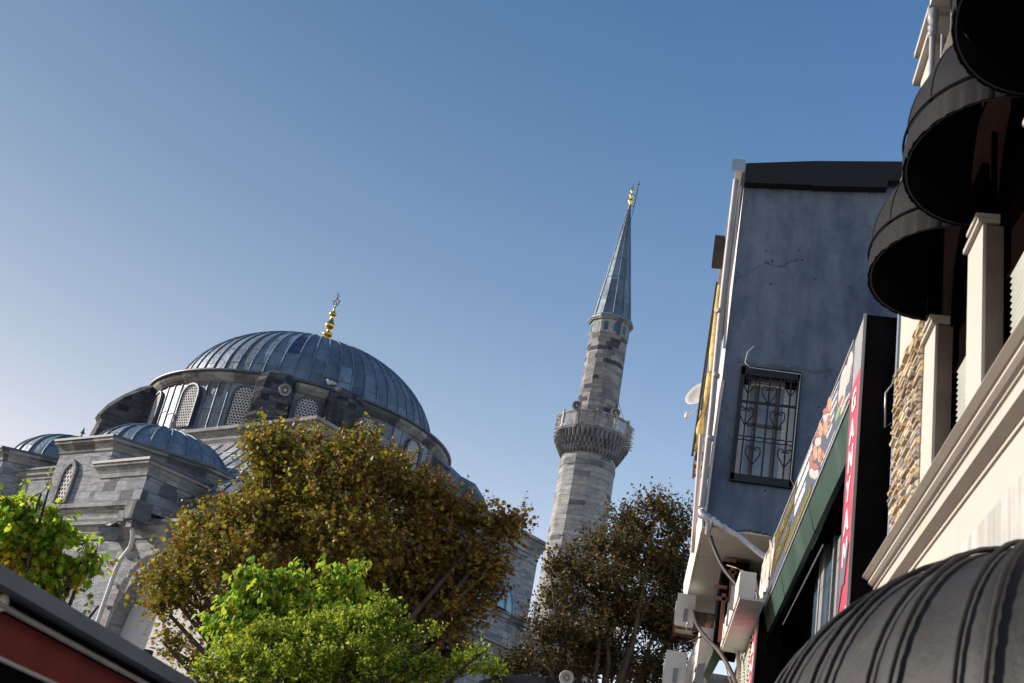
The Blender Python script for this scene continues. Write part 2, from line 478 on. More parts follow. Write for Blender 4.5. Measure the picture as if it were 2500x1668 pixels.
finial = sub('finial', fin, MAT['gold'], main_dome)
def emblem(c, s, mb):                    # open tulip-shaped loop on top of a finial
    ax = V3((math.cos(rad(-15)), math.sin(rad(-15)), 0))
    def P(a, z): return V3(c) + ax * a * s + V3((0, 0, z * s))
    mb.tube([P(0, 0), P(-.28, .25), P(-.3, .5), P(-.1, .78), P(0, .95), P(.1, .78), P(.3, .5), P(.28, .25), P(0, 0)], .055 * s, 6)
    mb.tube([P(-.28, .5), P(-.46, .62)], .045 * s, 5); mb.tube([P(.28, .5), P(.46, .62)], .045 * s, 5)
    mb.tube([P(0, .95), P(-.15, 1.15), P(0, 1.5), P(.13, 1.15), P(0, .95)], .045 * s, 5)
    mb.tube([P(0, .2), P(0, .55)], .06 * s, 5)
em = MB(); emblem((MC[0], MC[1], FZ + 3.45 * FS), .6, em)
sub('emblem', em, MAT['iron'], main_dome)
# --- drum
R0 = 8.35
mb = MB()
mb.lathe((MC[0], MC[1], 0), [(R0, 16.6), (R0, 20.02)], 96, smooth=True)
for i in range(len(mb.f)):
    pass
uv = {}
for i, f in enumerate(mb.f[:96]):
    a = i * 2 * math.pi / 96 * R0; d = 2 * math.pi / 96 * R0
    mb.uv[i] = [(a, 16.6), (a + d, 16.6), (a + d, 20.0), (a, 20.0)]
dwin = [(-39.5 + 22.5 * k + 180) % 360 - 180 for k in range(16)]
def polar(ph, r, z, s=0.0):
    c_, s_ = math.cos(rad(ph)), math.sin(rad(ph))
    return W3(r * c_ - s * s_, r * s_ + s * c_, z)
for ph in dwin:                          # rolls between the lead sheets
    for dp in (-6.6, 6.6, 11.25):
        mb.tube([polar(ph + dp, R0 + .02, 16.8), polar(ph + dp, R0 + .02, 19.98)], .04, 5, False)
    for dp in (-6.6, 6.6):
        sg_ = 1 if dp > 0 else -1; pts = [polar(ph + dp + sg_ * e, R0 + .01, 18.3 + .1 * sg_) for e in (0, 1.5, 3.1, 4.65)]
        mb.tube(pts, .03, 5, False)
drum = mb.build('drum_wall', MAT['leadwall'], mosque)
mb = MB(); mb.lathe((MC[0], MC[1], 0), [(R0, 19.86), (R0 + .12, 19.9), (R0 + .16, 20.02), (R0 + .34, 20.1), (R0 + .38, 20.3), (R0 + .3, 20.34)], 96)
for i in range(len(mb.f)):
    k = i % 96; a = k * .55; mb.uv[i] = [(a, i // 96 * .1 + .5), (a + .55, i // 96 * .1 + .5), (a + .55, i // 96 * .1 + .6), (a, i // 96 * .1 + .6)] if len(mb.f[i]) == 4 else None
dcor = mb.build('drum_cornice', MAT['cornice'], mosque)
mb = MB(); mb.lathe((MC[0], MC[1], 0), [(R0 + .36, 20.3), (R0 + .5, 20.31), (R0 + .52, 20.43), (R0 + .4, 20.48), (7.5, 20.9)], 96)
sub('lead_capping', mb, MAT['leadcap'], dcor)
def arch_pts(w, h, n=10, pointed=0):
    pts = [(-w / 2, 0)]
    for k in range(n + 1):
        a = math.pi - k * math.pi / n
        x = w / 2 * math.cos(a); z = h - w / 2 + w / 2 * math.sin(a) * (1 + pointed * (1 - abs(math.cos(a))))
        pts.append((x, z))
    pts.append((w / 2, 0))
    return pts
def arched_window(mbs, P, w, h, fr=.14, dep=.22, pitch=.17, hole=.058, pointed=0, lat_d=.06):
    # mbs: frame, lattice, glass builders; P(s, z, d) -> world (d outward)
    frame, lat, gl = mbs
    A = arch_pts(w, h, 10, pointed); B = arch_pts(w + 2 * fr, h + fr, 10, pointed)
    n = len(A)
    vs = [P(a[0], a[1], dep) for a in A] + [P(b_[0], b_[1], dep) for b_ in B] + [P(a[0], a[1], 0) for a in A] + [P(b_[0], b_[1], 0) for b_ in B]
    fs = []
    for i in range(n - 1):
        fs += [(i, i + 1, n + i + 1, n + i), (2 * n + i, 2 * n + i + 1, i + 1, i), (n + i, n + i + 1, 3 * n + i + 1, 3 * n + i)]
    frame.add(vs, fs)
    gl.add([P(a[0] * .995, a[1], .015) for a in A], [tuple(range(n))])
    rows = int(h / (pitch * .87)) + 2; cols = int(w / pitch) + 3
    def inside(x, z):
        if z < .02 or abs(x) > w / 2 - .02: return False
        zz = h - w / 2
        if z <= zz: return True
        return (x * x + ((z - zz) / (1 + pointed * .75)) ** 2) < (w / 2 - .01) ** 2
    vs = []; fs = []
    for r_ in range(rows):
        for c_ in range(-cols, cols + 1):
            cx = (c_ + (.5 if r_ % 2 else 0)) * pitch; cz = r_ * pitch * .87 + pitch * .3
            if not inside(cx, cz): continue
            b0 = len(vs)
            for k in range(6):
                a = rad(60 * k + 30); rr = pitch * .582
                x, z = cx + rr * math.cos(a), max(0, cz + rr * math.sin(a)); x = max(-w / 2, min(w / 2, x))
                vs.append(P(x, z, lat_d + .03))
            for k in range(12):
                a = rad(30 * k + 30); vs.append(P(cx + hole * math.cos(a), cz + hole * math.sin(a), lat_d + .03))
            for k in range(12):
                a = rad(30 * k + 30); vs.append(P(cx + hole * math.cos(a), cz + hole * math.sin(a), .02))
            for k in range(6):
                k2 = (k + 1) % 6; i0 = b0 + 6 + 2 * k; i1 = b0 + 6 + (2 * k + 1) % 12; i2 = b0 + 6 + (2 * k + 2) % 12
                fs += [(b0 + k, b0 + k2, i2, i1, i0), (i0, i1, i1 + 12, i0 + 12), (i1, i2, i2 + 12, i1 + 12)]
    lat.add(vs, fs)
for ph in dwin:
    if not (-150 < ph < 50): continue
    trip = (MB(), MB(), MB())
    arched_window(trip, lambda s, z, d, ph=ph: polar(ph, R0 + d, 17.35 + z, s), 1.12, 2.35, fr=.09, dep=.16)
    fo = trip[0].build('drum_window', MAT['darklead'], mosque)
    sub('lattice', trip[1], MAT['lattice'], fo); sub('pane', trip[2], MAT['glassdark'], fo)
# --- drum buttresses (weight blocks leaning on the drum)
def buttress(ph, wdt, prof, mat, seed):
    rnd = random.Random(seed)
    mb = MB(); n = len(prof); vs = []
    secs = 5
    for j in range(secs):
        s = (j / (secs - 1) - .5) * wdt
        for (r, z) in prof:
            k = 1 if j in (0, secs - 1) else 0
            vs.append(polar(ph, r - .12 * k + rnd.uniform(-.06, .06), z - .18 * k + rnd.uniform(-.05, .05), s + rnd.uniform(-.03, .03)))
    fs = []
    for j in range(secs - 1):
        for i in range(n - 1): fs.append((j * n + i, j * n + i + 1, (j + 1) * n + i + 1, (j + 1) * n + i))
    mb.add(vs, fs); mb.add(vs[:n], [tuple(range(n))[::-1]]); mb.add(vs[-n:], [tuple(range(n))])
    return mb.build('drum_buttress', MAT[mat], mosque)
bprof = [(8.2, 16.6), (10.9, 16.6), (10.75, 17.7), (10.9, 17.95), (10.55, 18.6), (10.0, 19.3), (9.3, 20.0), (8.75, 20.35), (8.2, 20.35)]
bprof0 = [(8.2, 16.6), (9.95, 16.6), (9.8, 17.6), (9.9, 17.8), (9.7, 18.2), (9.65, 19.2), (9.5, 19.9), (9.2, 20.35), (8.8, 20.6), (8.2, 20.6)]
bprof2 = [(8.2, 16.6), (11.6, 16.6), (11.7, 17.4), (11.4, 18.0), (10.8, 18.6), (10.0, 19.0), (9.2, 19.5), (8.6, 19.9), (8.2, 19.9)]
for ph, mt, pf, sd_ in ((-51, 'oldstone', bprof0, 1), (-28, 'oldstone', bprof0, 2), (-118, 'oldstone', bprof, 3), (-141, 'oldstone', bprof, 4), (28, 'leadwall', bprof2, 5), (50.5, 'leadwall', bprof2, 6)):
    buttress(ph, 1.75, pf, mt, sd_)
# --- square base under the drum
base = ccw([(-11.7, -8.9), (11.7, -8.9), (11.7, 8.9), (-11.7, 8.9)])
stonebody('dome_base', base, 9.5, 16.5, MAT['stone'])
cornice('base_cornice', base, 16.62, .45, .9, roof_in=3.5, roof_up=.25)
mb = MB()                                # lead covered slope in front of the base
a, b_, c_, d_ = W3(-2, -12.0, 12.3), W3(11.55, -12.0, 12.3), W3(11.55, -9.0, 15.75), W3(-2, -9.0, 15.75)
mb.quad(a, b_, c_, d_, uv=[(0, 0), (13.5, 0), (13.5, 4.5), (0, 4.5)])
mb.add([b_, W3(11.55, -9.0, 12.3), c_], [(0, 1, 2)])
for k in range(15):
    u = -2 + k * .95
    mb.tube([W3(u, -12.02, 12.33), W3(u, -9.02, 15.75)], .045, 5, False)
for k in range(14):
    for zz in (13.4, 14.7):
        z_ = zz + (.35 if k % 2 else 0); v_ = -12 + (z_ - 12.3) / 3.45 * 3
        mb.tube([W3(-2 + k * .95, v_ - .01, z_ + .02), W3(-2 + k * .95 + .95, v_ - .01, z_ + .02)], .025, 4, False)
mb.build('lead_slope', MAT['leadlit'], mosque)
# --- front corner turret with its small dome
def turret(pts, z0, z1, dc, dr, dh, ribs, name, mat='stone', dmat='lead', ztop=None, out=.3, fin_h=.9):
    pts = ccw(pts)
    body = stonebody(name, pts, z0, z1 - .05, MAT[mat])
    mb = MB(); mb.sweep(plan(pts), [(-.05, z1 - .5), (.05, z1 - .5), (.08, z1 - .36), (out * .55, z1 - .22), (out, z1 - .16), (out, z1), (-.05, z1)], True); sub('cornice', mb, MAT['cornice'], body)
    mb = MB(); mb.sweep(plan(pts), [(out - .02, z1 - .03), (out + .06, z1 - .04), (out + .07, z1 + .05), (-.4, z1 + .2), (-1.6, z1 + .32)], True); sub('lead_capping', mb, MAT['leadcap'], body)
    mb = MB(); c = W2(*dc); dome_mesh(mb, c, z1 + .12, ell(dr, dh, .95), ribs, 2, .05)
    d = sub('turret_dome', mb, MAT[dmat], body)
    if fin_h:
        mb = MB(); mb.lathe((c[0], c[1], z1 + dh), [(.42, 0), (.36, .18), (.12, .38), (.08, .5), (.16, .58), (.08, .66), (.05, .8), (.12, .88), (.02, 1.15)], 10); sub('finial', mb, MAT['corbel'], body)
    return body
t1 = turret([(5.8, -16.85), (9.4, -16.75), (10.95, -13.3), (11.0, -10.5), (8.6, -8.6), (5.0, -8.8), (3.9, -11.5), (4.3, -14.5)], 9.6, 12.72, (7.3, -13.1), 3.0, 1.72, 24, 'front_turret')
t2 = turret([(-2.2, -16.7), (1.0, -16.7), (3.2, -14.4), (3.2, -11.0), (1.2, -9), (-2.4, -9), (-4.2, -11.5), (-4.2, -14.5)], 9.6, 12.8, (-.2, -12.6), 3.0, 1.95, 24, 'left_turret', fin_h=0)
# low stretch of wall between the turrets
blk = ccw([(-12, -16.0), (5.0, -16.0), (5.0, -12.5), (-12, -12.5)])
stonebody('link_wall', blk, 9.6, 12.0, MAT['stone'])
cornice('link_cornice', blk, 12.0, .28, .45, roof_in=1.5, roof_up=.3)
# stone finial on the corner of the front turret
p = W2(5.75, -16.2)
mb = MB(); mb.lathe((p[0], p[1], 12.78), [(r_ * .62, z_ * .62) for r_, z_ in [(.44, 0), (.36, .12), (.12, .3), (.07, .5), (.06, .72), (.16, .8), (.06, .88), (.05, 1.0), (.17, 1.06), (.1, 1.2), (.01, 1.5)]], 10)
mb.build('corner_finial', MAT['corbel'], mosque)
# stepped buttress on the turret's right
bt = ccw([(9.45, -16.9), (12.5, -16.9), (12.5, -13.4), (9.45, -13.4)])
bo = stonebody('stepped_buttress', bt, 9.7, 11.5, MAT['stone2'])
mb = MB(); mb.sweep(plan(bt), [(-.05, 10.95), (.05, 10.95), (.08, 11.1), (.22, 11.3), (.3, 11.35), (.3, 11.5), (-.05, 11.5)], True); sub('cornice', mb, MAT['cornice'], bo)
mb = MB(); mb.sweep(plan(bt), [(.28, 11.47), (.36, 11.46), (.37, 11.56), (-.5, 11.85), (-1.4, 12.0)], True); sub('lead_capping', mb, MAT['darklead'], bo)
# --- lower storey: long front wall, right flank
low = ccw([(-34, -16.6), (20.6, -16.6), (20.6, -13.0), (16.6, -13.0), (16.6, 17), (-34, 17)])
AC, AZC, AR, AO = 16.04, 4.9, 3.36, .52
stonebody('lower_wall', ccw([(-34, -16.0), (20.6, -16.0), (20.6, -13.0), (16.6, -13.0), (16.6, 17), (-34, 17)]), -1.6, 8.98, MAT['stone'])
mb = MB(); vF = -16.6                    # front skin of the wall, opened by the arch
def wp(u, z, v=vF): return W3(u, v, z)
mb.quad(wp(-34, -1.6), wp(AC - AR, -1.6), wp(AC - AR, 8.98), wp(-34, 8.98)); mb.quad(wp(AC + AR, -1.6), wp(20.6, -1.6), wp(20.6, 8.98), wp(AC + AR, 8.98))
NA = 28; ap = [(AC - AR * math.cos(math.pi * k / NA), AZC + AR * math.sin(math.pi * k / NA)) for k in range(NA + 1)]
for k in range(NA):
    (ua, za), (ub, zb_) = ap[k], ap[k + 1]
    mb.quad(wp(ua, za), wp(ub, zb_), wp(ub, 8.98), wp(ua, 8.98)); mb.quad(wp(ua, za), wp(ua, za, -16.02), wp(ub, zb_, -16.02), wp(ub, zb_))
mb.quad(wp(AC - AR, -1.6), wp(AC - AR, -1.6, -16.02), wp(AC - AR, AZC, -16.02), wp(AC - AR, AZC)); mb.quad(wp(AC + AR, -1.6, -16.02), wp(AC + AR, -1.6), wp(AC + AR, AZC), wp(AC + AR, AZC, -16.02))
mb.quad(wp(20.6, -1.6), wp(20.6, -1.6, -15.9), wp(20.6, 8.98, -15.9), wp(20.6, 8.98)); mb.quad(wp(-34, 8.98), wp(20.6, 8.98), wp(20.6, 8.98, -15.9), wp(-34, 8.98, -15.9))
mb.build('front_wall', MAT['stone'], mosque)
mb = MB(); mb.add([W3(AC - AR - .1, -16.04, -1.6), W3(AC + AR + .1, -16.04, -1.6), W3(AC + AR + .1, -16.04, AZC + AR + .1), W3(AC - AR - .1, -16.04, AZC + AR + .1)], [(0, 1, 2, 3)])
for zz in (2.2, 4.9, 7.2): mb.obox(W3(AC, -16.045, zz), (W3(AR, 0, 0) - W3(0, 0, 0)), (W3(0, .006, 0) - W3(0, 0, 0)), (0, 0, .008))
mb.build('arch_infill', MAT['panel'], mosque)
cornice('lower_cornice', low, 9.15, .38, .6, roof_in=2.5, roof_up=.5)
up = ccw([(-34, -16.55), (11.75, -16.55), (11.75, -12.0), (-34, -12.0)])
stonebody('raised_wall', up, 9.0, 9.85, MAT['stone'])
cornice('raised_cornice', up, 9.95, .42, .95, roof_in=.4, roof_up=.3)
# second tier set back behind the lower cornice, right of the buttress
t_ = ccw([(12.6, -15.0), (16.3, -15.0), (16.3, 9), (12.6, 9)])
stonebody('upper_tier', t_, 9.1, 10.45, MAT['stone'])
cornice('upper_tier_cornice', t_, 10.7, .25, .4, roof_in=1.2, roof_up=.3)
mb = MB(); c = W2(13.6, -11.5); dome_mesh(mb, c, 10.5, ell(3.1, 1.9), 22, 2, .045); mb.build('half_dome', MAT['leadwall'], mosque)
mb = MB(); c = W2(12.6, .6); dome_mesh(mb, c, 10.9, ell(3.6, 2.9), 20, 2, .05); mb.build('side_dome', MAT['teal'], mosque)
# wide eaves block and tall pier at the back right
pier = ccw([(11.2, 1.2), (14.4, 1.2), (14.4, 4.2), (11.2, 4.2)])
stonebody('corner_pier', pier, 10, 14.35, MAT['stone'])
cornice('pier_cornice', pier, 14.6, .28, .4, roof_in=1.0, roof_up=.5)
eb = ccw([(12.2, 4.6), (16.9, 4.6), (16.9, 8.0), (12.2, 8.0)])
stonebody('rear_block', eb, 9, 11.1, MAT['stone']); cornice('rear_cornice', eb, 11.3, .4, .5, roof_in=1.2, roof_up=.7)
# --- windows of the turret and the link wall
def planewin(name, u, v, z, wdt, hgt, lattice=True, dark=False, pointed=.35):
    trip = (MB(), MB(), MB())
    arched_window(trip, lambda s, zz, d: W3(u + s, v - d, z + zz), wdt, hgt, fr=.16, dep=.10, pitch=.2, hole=.075, pointed=pointed, lat_d=.0)
    fo = trip[0].build(name, MAT['cornice'], mosque)
    if lattice: sub('lattice', trip[1], MAT['lattice'], fo)
    sub('pane', trip[2], MAT['glassdark'], fo)
planewin('turret_window', 7.05, -16.86, 10.05, .68, 1.55)
planewin('link_window', 1.3, -16.02, 9.98, .7, 1.6, lattice=False)
# --- big blind arch with smooth infill
pts_o = []; pts_i = []
for k in range(25):
    a = rad(180 - k * 180 / 24)
    pts_i.append((AC + AR * math.cos(a), AZC + AR * math.sin(a))); pts_o.append((AC + (AR + AO) * math.cos(a), AZC + (AR + AO) * math.sin(a)))
mb = MB()
vs = [W3(p_[0], -16.66, p_[1]) for p_ in pts_o] + [W3(p_[0], -16.66, p_[1]) for p_ in pts_i] + [W3(p_[0], -16.6, p_[1]) for p_ in pts_o] + [W3(p_[0], -16.1, p_[1]) for p_ in pts_i]
n_ = 25; fs = []; uvs_ = []
for i in range(n_ - 1):
    fs += [(i, i + 1, n_ + i + 1, n_ + i), (2 * n_ + i, 2 * n_ + i + 1, i + 1, i), (n_ + i, n_ + i + 1, 3 * n_ + i + 1, 3 * n_ + i)]
    for q in range(3): uvs_.append([(i * .5, .1), (i * .5 + .5, .1), (i * .5 + .5, .6), (i * .5, .6)])
mb.add(vs, fs, uvs=uvs_)
mb.build('blind_arch', ashlar('voussoir_stone', (.38, .365, .35), (.30, .29, .28), (.17, .17, .17), .5, 3.0, .8, mortar=.02), mosque)
# rain head, drainpipe, spout
mb = MB()
p = W3(12.25, -17.35, 8.75)
mb.hexa([tuple(W2(*q)) for q in ((12.65, -17.0), (12.85, -17.6), (13.45, -17.6), (13.7, -17.0))], 9.0, 9.7)
mb.hexa([tuple(W2(*q)) for q in ((12.9, -17.05), (13.02, -17.45), (13.35, -17.45), (13.5, -17.05))], 8.72, 9.0)
mb.hexa([tuple(W2(*q)) for q in ((12.1, -16.95), (12.15, -17.35), (12.6, -17.35), (12.64, -16.95))], 9.0, 9.4)
mb.build('rain_head', MAT['cornice'], mosque)
mb = MB()
pp = [W3(13.2, -17.25, 8.75), W3(13.25, -17.15, 8.35), W3(13.05, -17.0, 8.1), W3(12.55, -16.9, 7.65), W3(12.42, -16.88, 7.25), W3(12.1, -16.8, 2.0), W3(12.0, -16.8, -1.4)]
mb.tube(pp, .085, 8)
for zz, uu in ((6.8, 12.42), (6.0, 12.37), (5.2, 12.32)): mb.obox(W3(uu, -16.72, zz), (.16, 0, 0), (0, .14, 0), (0, 0, .025))
mb.build('drainpipe', plain('pale_pipe', (.5, .5, .5), .5, 0, .12, 2, .1), mosque)
mb = MB()
a0 = W3(11.8, -16.5, 8.75); a1 = W3(11.3, -17.25, 8.55)
mb.tube([a0, a1], [.3, .26], 6, smooth=False)
mb.build('water_spout', MAT['corbel'], mosque)
# ================================================================== MINARET
MK = .76                                 # the minaret stands in the forecourt, nearer than the dome
MD = 55.0
mz = rad(-6.3)
mx, my = MD * math.sin(mz), MD * math.cos(mz)
minaret = thing('minaret', 'tall slender stone minaret with one balcony and a grey lead cone', 'minaret', (mx, my, 0))
NF = 12
OFF = rad(173.7 + 28 - 90) * -1         # facet edge 28 degrees left of the line to the camera
edge_az = 173.7 + 28.0                   # azimuth (from +Y clockwise) of a facet edge
A0 = rad(90 - edge_az)
def facet(mb, prof, n=NF, smooth=False): mb.lathe((mx, my, 0), prof, n, A0, smooth)
def fix_uv(mb, n=NF):                    # running stone courses round the shaft
    pass
mb = MB(); facet(mb, [(2.1, -2.2), (2.1, 3.0), (1.60, 5.5), (1.40, 14.0), (1.36, 19.4)]); 
for i, f in enumerate(mb.f[:4 * NF]):
    k = i % NF; zs = [mb.v[q][2] for q in f]; mb.uv[i] = [(k * .55 + (0, .55, .55, 0)[j], zs[j]) for j in range(4)]
mb.build('lower_shaft', MAT['minaret_low'], minaret)
mb = MB(); facet(mb, [(1.05, 20.4), (1.0, 25.8)])
for i, f in enumerate(mb.f[:NF]):
    k = i % NF; zs = [mb.v[q][2] for q in f]; mb.uv[i] = [(k * .42 + (0, .42, .42, 0)[j], zs[j]) for j in range(4)]
mb.build('upper_shaft', MAT['minaret'], minaret)
mb = MB()                                # dark course under the balcony
facet(mb, [(1.365, 18.35), (1.40, 18.37), (1.395, 18.68), (1.365, 18.70)]); mb.build('dark_course', MAT['corbel'], minaret)
# muqarnas balcony: rings of small hanging niches growing outward
mb = MB()
facet(mb, [(1.36, 19.0), (1.42, 19.1), (1.5, 19.3), (1.62, 19.6), (1.74, 19.9), (1.82, 20.05)])
for tier, (rr, z0, z1, rw) in enumerate(((1.47, 19.05, 19.3, .085), (1.56, 19.22, 19.5, .09), (1.68, 19.45, 19.75, .1), (1.80, 19.7, 20.05, .105))):
    cnt = 48
    for k in range(cnt):
        th = 2 * math.pi * (k + .5 * (tier % 2)) / cnt + A0
        cx_, cy_ = mx + rr * math.cos(th), my + rr * math.sin(th)
        mb.tube([(mx + (rr - .07) * math.cos(th), my + (rr - .07) * math.sin(th), z0 - .08), (cx_, cy_, z0 + .06), (cx_ + .03 * math.cos(th), cy_ + .03 * math.sin(th), z1)], [rw * .45, rw * .85, rw * 1.0], 4, True, smooth=False)
mb.build('balcony_corbels', MAT['corbel'], minaret)
mb = MB(); facet(mb, [(1.78, 20.0), (1.93, 20.05), (1.96, 20.15), (1.9, 20.18), (1.9, 20.22), (1.2, 20.22)]); mb.build('balcony_floor', MAT['corbel'], minaret)
mb = MB(); NB = 12
for k in range(NB):                      # pierced parapet: posts, rails and lattice
    t0 = A0 + 2 * math.pi * k / NB; t1_ = A0 + 2 * math.pi * (k + 1) / NB
    p0 = V3((mx + 1.86 * math.cos(t0), my + 1.86 * math.sin(t0), 0)); p1 = V3((mx + 1.86 * math.cos(t1_), my + 1.86 * math.sin(t1_), 0))
    rad_ = V3((math.cos(t0), math.sin(t0), 0))
    mb.obox(p0 + V3((0, 0, 20.62)), rad_ * .06, np.cross(rad_, (0, 0, 1)) * .06, (0, 0, .42))
    mb.lathe(p0 + V3((0, 0, 21.0)), [(.08, 0), (.09, .06), (.02, .14)], 6)
    d = p1 - p0; L = np.linalg.norm(d); d = d / L; nrm = np.cross(d, (0, 0, 1))
    for zz, hh in ((20.27, .06), (20.97, .04)): mb.obox((p0 + p1) / 2 + V3((0, 0, zz)), d * L / 2, nrm * .045, (0, 0, hh))
    cols_, rows_ = 6, 5; x0_ = .08; cw = (L - .16) / cols_; rh = .64 / rows_
    for r_ in range(rows_):
        for c_ in range(cols_):
            cc = p0 + d * (x0_ + (c_ + .5) * cw) + V3((0, 0, 20.32 + (r_ + .5) * rh))
            n6 = 6; vs = []
            for rr in (.68, .27):
                for q in range(n6):
                    a = math.pi * 2 * q / n6 + .5
                    vs.append(cc + d * math.cos(a) * cw * rr + V3((0, 0, math.sin(a) * rh * rr)) + nrm * .02)
            mb.add(vs, [(q, (q + 1) % n6, n6 + (q + 1) % n6, n6 + q) for q in range(n6)])
mb.build('balcony_parapet', plain('pale_balcony_stone', (.25, .25, .25), .9, 0, .6, 3, .5, dirt=(.05, .05, .06)), minaret)
# festival lamps: rods sticking out round the parapet
for t_ in (-64, -72, 64, 72, 80):
    for zz in (19.75, 19.95, 20.15, 20.4, 20.65, 20.85):
        th = -math.pi / 2 + rad(t_) + rad(6.3)
        a = V3((mx + 1.8 * math.cos(th), my + 1.8 * math.sin(th), zz)); b2 = V3((mx + 2.07 * math.cos(th), my + 2.07 * math.sin(th), zz))
        mb = MB(); mb.tube([a, b2], .03, 5); mb.build('lamp_rod', MAT['hornwhite'], minaret)
# tile band, eave, cone
mb = MB(); facet(mb, [(1.0, 25.7), (1.04, 25.75), (1.04, 26.45), (1.14, 26.5), (1.16, 26.62), (1.0, 26.64)]); band = mb.build('window_band', MAT['cornice'], minaret)
mb = MB()
for k in range(NF):
    th = A0 + 2 * math.pi * (k + .5) / NF; r_ = 1.04 * math.cos(math.pi / NF) + .012
    e1 = V3((math.cos(th), math.sin(th), 0)); e2 = V3((-math.sin(th), math.cos(th), 0))
    A = arch_pts(.24, .5, 6)
    vs = [V3((mx, my, 25.85)) + e1 * r_ + e2 * a[0] + V3((0, 0, a[1])) for a in A]
    mb.add(vs, [tuple(range(len(vs)))])
sub('tile_panels', mb, MAT['tile'], band)
mb = MB()
H0, H1 = 26.6, 33.9
prof = [(1.19, 26.58), (1.21, 26.7), (1.02, 26.86)] + [(1.02 * (1 - t) + .06 * t, 26.86 + (H1 - 26.86) * t) for t in (.12, .3, .5, .7, .88, 1)]
mb.lathe((mx, my, 0), prof, NF, A0, False, uvn=1)
for k in range(NF):
    th = A0 + 2 * math.pi * k / NF
    mb.tube([(mx + 1.03 * math.cos(th), my + 1.03 * math.sin(th), 26.86), (mx + .065 * math.cos(th), my + .065 * math.sin(th), H1)], [.028, .012], 4, False)
for q in range(1, 6):
    t = q / 6; r_ = 1.02 * (1 - t) + .06 * t + .006
    mb.tube([(mx + r_ * math.cos(A0 + 2 * math.pi * k / NF), my + r_ * math.sin(A0 + 2 * math.pi * k / NF), 26.86 + (H1 - 26.86) * t) for k in range(NF + 1)], .018, 4, False)
cone = mb.build('lead_cone', MAT['lead'], minaret)
mb = MB(); mb.lathe((mx, my, 33.75), [(.09, 0), (.07, .3), (.05, .38), (.15, .5), (.15, .56), (.05, .68), (.045, .78), (.12, .88), (.12, .94), (.04, 1.03), (.035, 1.1), (.09, 1.17), (.09, 1.22), (.03, 1.3), (.025, 1.42)], 12)
cf = sub('finial', mb, MAT['gold'], cone)
mb = MB(); emblem((mx, my, 35.1), .22, mb); sub('emblem', mb, MAT['iron'], cone)
mb = MB(); mb.tube([(mx + .22, my, 33.6), (mx + .30, my, 35.4)], .022, 6); mb.lathe((mx + .30, my, 35.4), [(.02, 0), (.07, .05), (.02, .12), (.01, .3)], 6)
for zz in (34.0, 34.7): mb.tube([(mx, my, zz), (mx + .25, my, zz)], .015, 5)
for k in range(8): mb.tube([(mx + .245 - k * .0 , my - .02, 33.6 - 0), (mx + .19, my - .1, 33.0)], .008, 4)
mb.build('lightning_rod', MAT['iron'], minaret)
minaret['_org'] = (mx * MK, my * MK, -EYE); minaret.location = (mx * MK, my * MK, 0)
for ob_ in [q for q in bpy.data.objects if q.parent == minaret or (q.parent is not None and q.parent.parent == minaret)]:
    for v_ in ob_.data.vertices:         # rebuilt in metres about the new foot
        v_.co = Vector((v_.co.x * MK, v_.co.y * MK, v_.co.z * MK + EYE))
# ================================================================== SETTING
def structure(name, mb, mat):
    o = mb.build(name, mat); o['kind'] = 'structure'; return o
G = -EYE
mb = MB(); mb.quad((-900, -300, G), (900, -300, G), (900, 1500, G), (-900, 1500, G)); structure('ground', mb, plain('earth', (.24, .22, .19), .95, 0, .3, .2, .3))
mb = MB(); mb.quad((-2.0, -20, G + .004), (.9, -20, G + .004), (.9, 60, G + .004), (-2.0, 60, G + .004)); structure('street', mb, ashlar('paving_setts', (.16, .15, .15), (.12, .12, .12), (.08, .08, .08), .22, .11, .9))
mb = MB(); mb.box(.9, 1.5, -20, 60, G - .2, G + .12); mb.box(-4.6, -2.0, -20, 60, G - .2, G + .12); structure('pavement', mb, ashlar('pavement_slabs', (.3, .29, .28), (.26, .25, .25), (.2, .2, .2), .6, .4, .9))
# ================================================================== CREAM BUILDING
MAT['cream'] = plain('cream_render', (.36, .34, .315), .85, 0, .06, .8, .15, dirt=(.42, .37, .32))
MAT['creamtrim'] = plain('cream_moulding', (.35, .325, .295), .75, 0, .08, 1.5, .2, dirt=(.33, .29, .25))
MAT['patch'] = plain('flaking_grey_render', (.34, .34, .335), .9, 0, .55, 2.6, .8, streak=True)
MAT['black'] = plain('black_canvas', (.0045, .005, .007), .75, 0, .5, 5, .25, spec=.15)
MAT['blackin'] = plain('black_canvas_lining', (.006, .006, .007), .95, 0, .2, 5, .1, spec=.05)
MAT['charcoal'] = plain('charcoal_canvas', (.016, .015, .0155), .6, 0, .5, 3, .35, dirt=(.045, .043, .042), spec=.25)
MAT['brownwood'] = plain('brown_reveal', (.13, .095, .08), .7, 0, .3, 2, .2)
MAT['awning_shade'] = plain('awning_shade_black', (.0035, .002, .0018), .95, 0, .3, 2, .2, spec=.05)  # near-black: the shade under the awnings is painted into this colour
MAT['shutter'] = plain('grey_shutter', (.36, .38, .36), .5, .3, .12, 2, .1)
MAT['glassblue'] = plain('reflecting_glass', (.05, .09, .12), .08, .0, .3, .6, 0)
MAT['alu'] = plain('grey_aluminium', (.35, .36, .38), .4, .6, .12, 3, .05)
def rubble():
    m, n, l, b = newmat('rubble_cladding')
    tc = n.new('ShaderNodeTexCoord')
    b.inputs['Roughness'].default_value = .9
    a = n.new('ShaderNodeAttribute'); a.attribute_name = 'stone_tone'
    f = noise(n, l, tc.outputs['Object'], 22, 6, .7)
    c = mixc(n, l, .6, a.outputs['Color'], ramp(n, f, l, [(.3, (.55, .5, .45)), (.7, (1, 1, 1))]), 'MULTIPLY')
    l.new(c, b.inputs['Base Color']); bump(n, l, f, b, .5, .02)
    return m
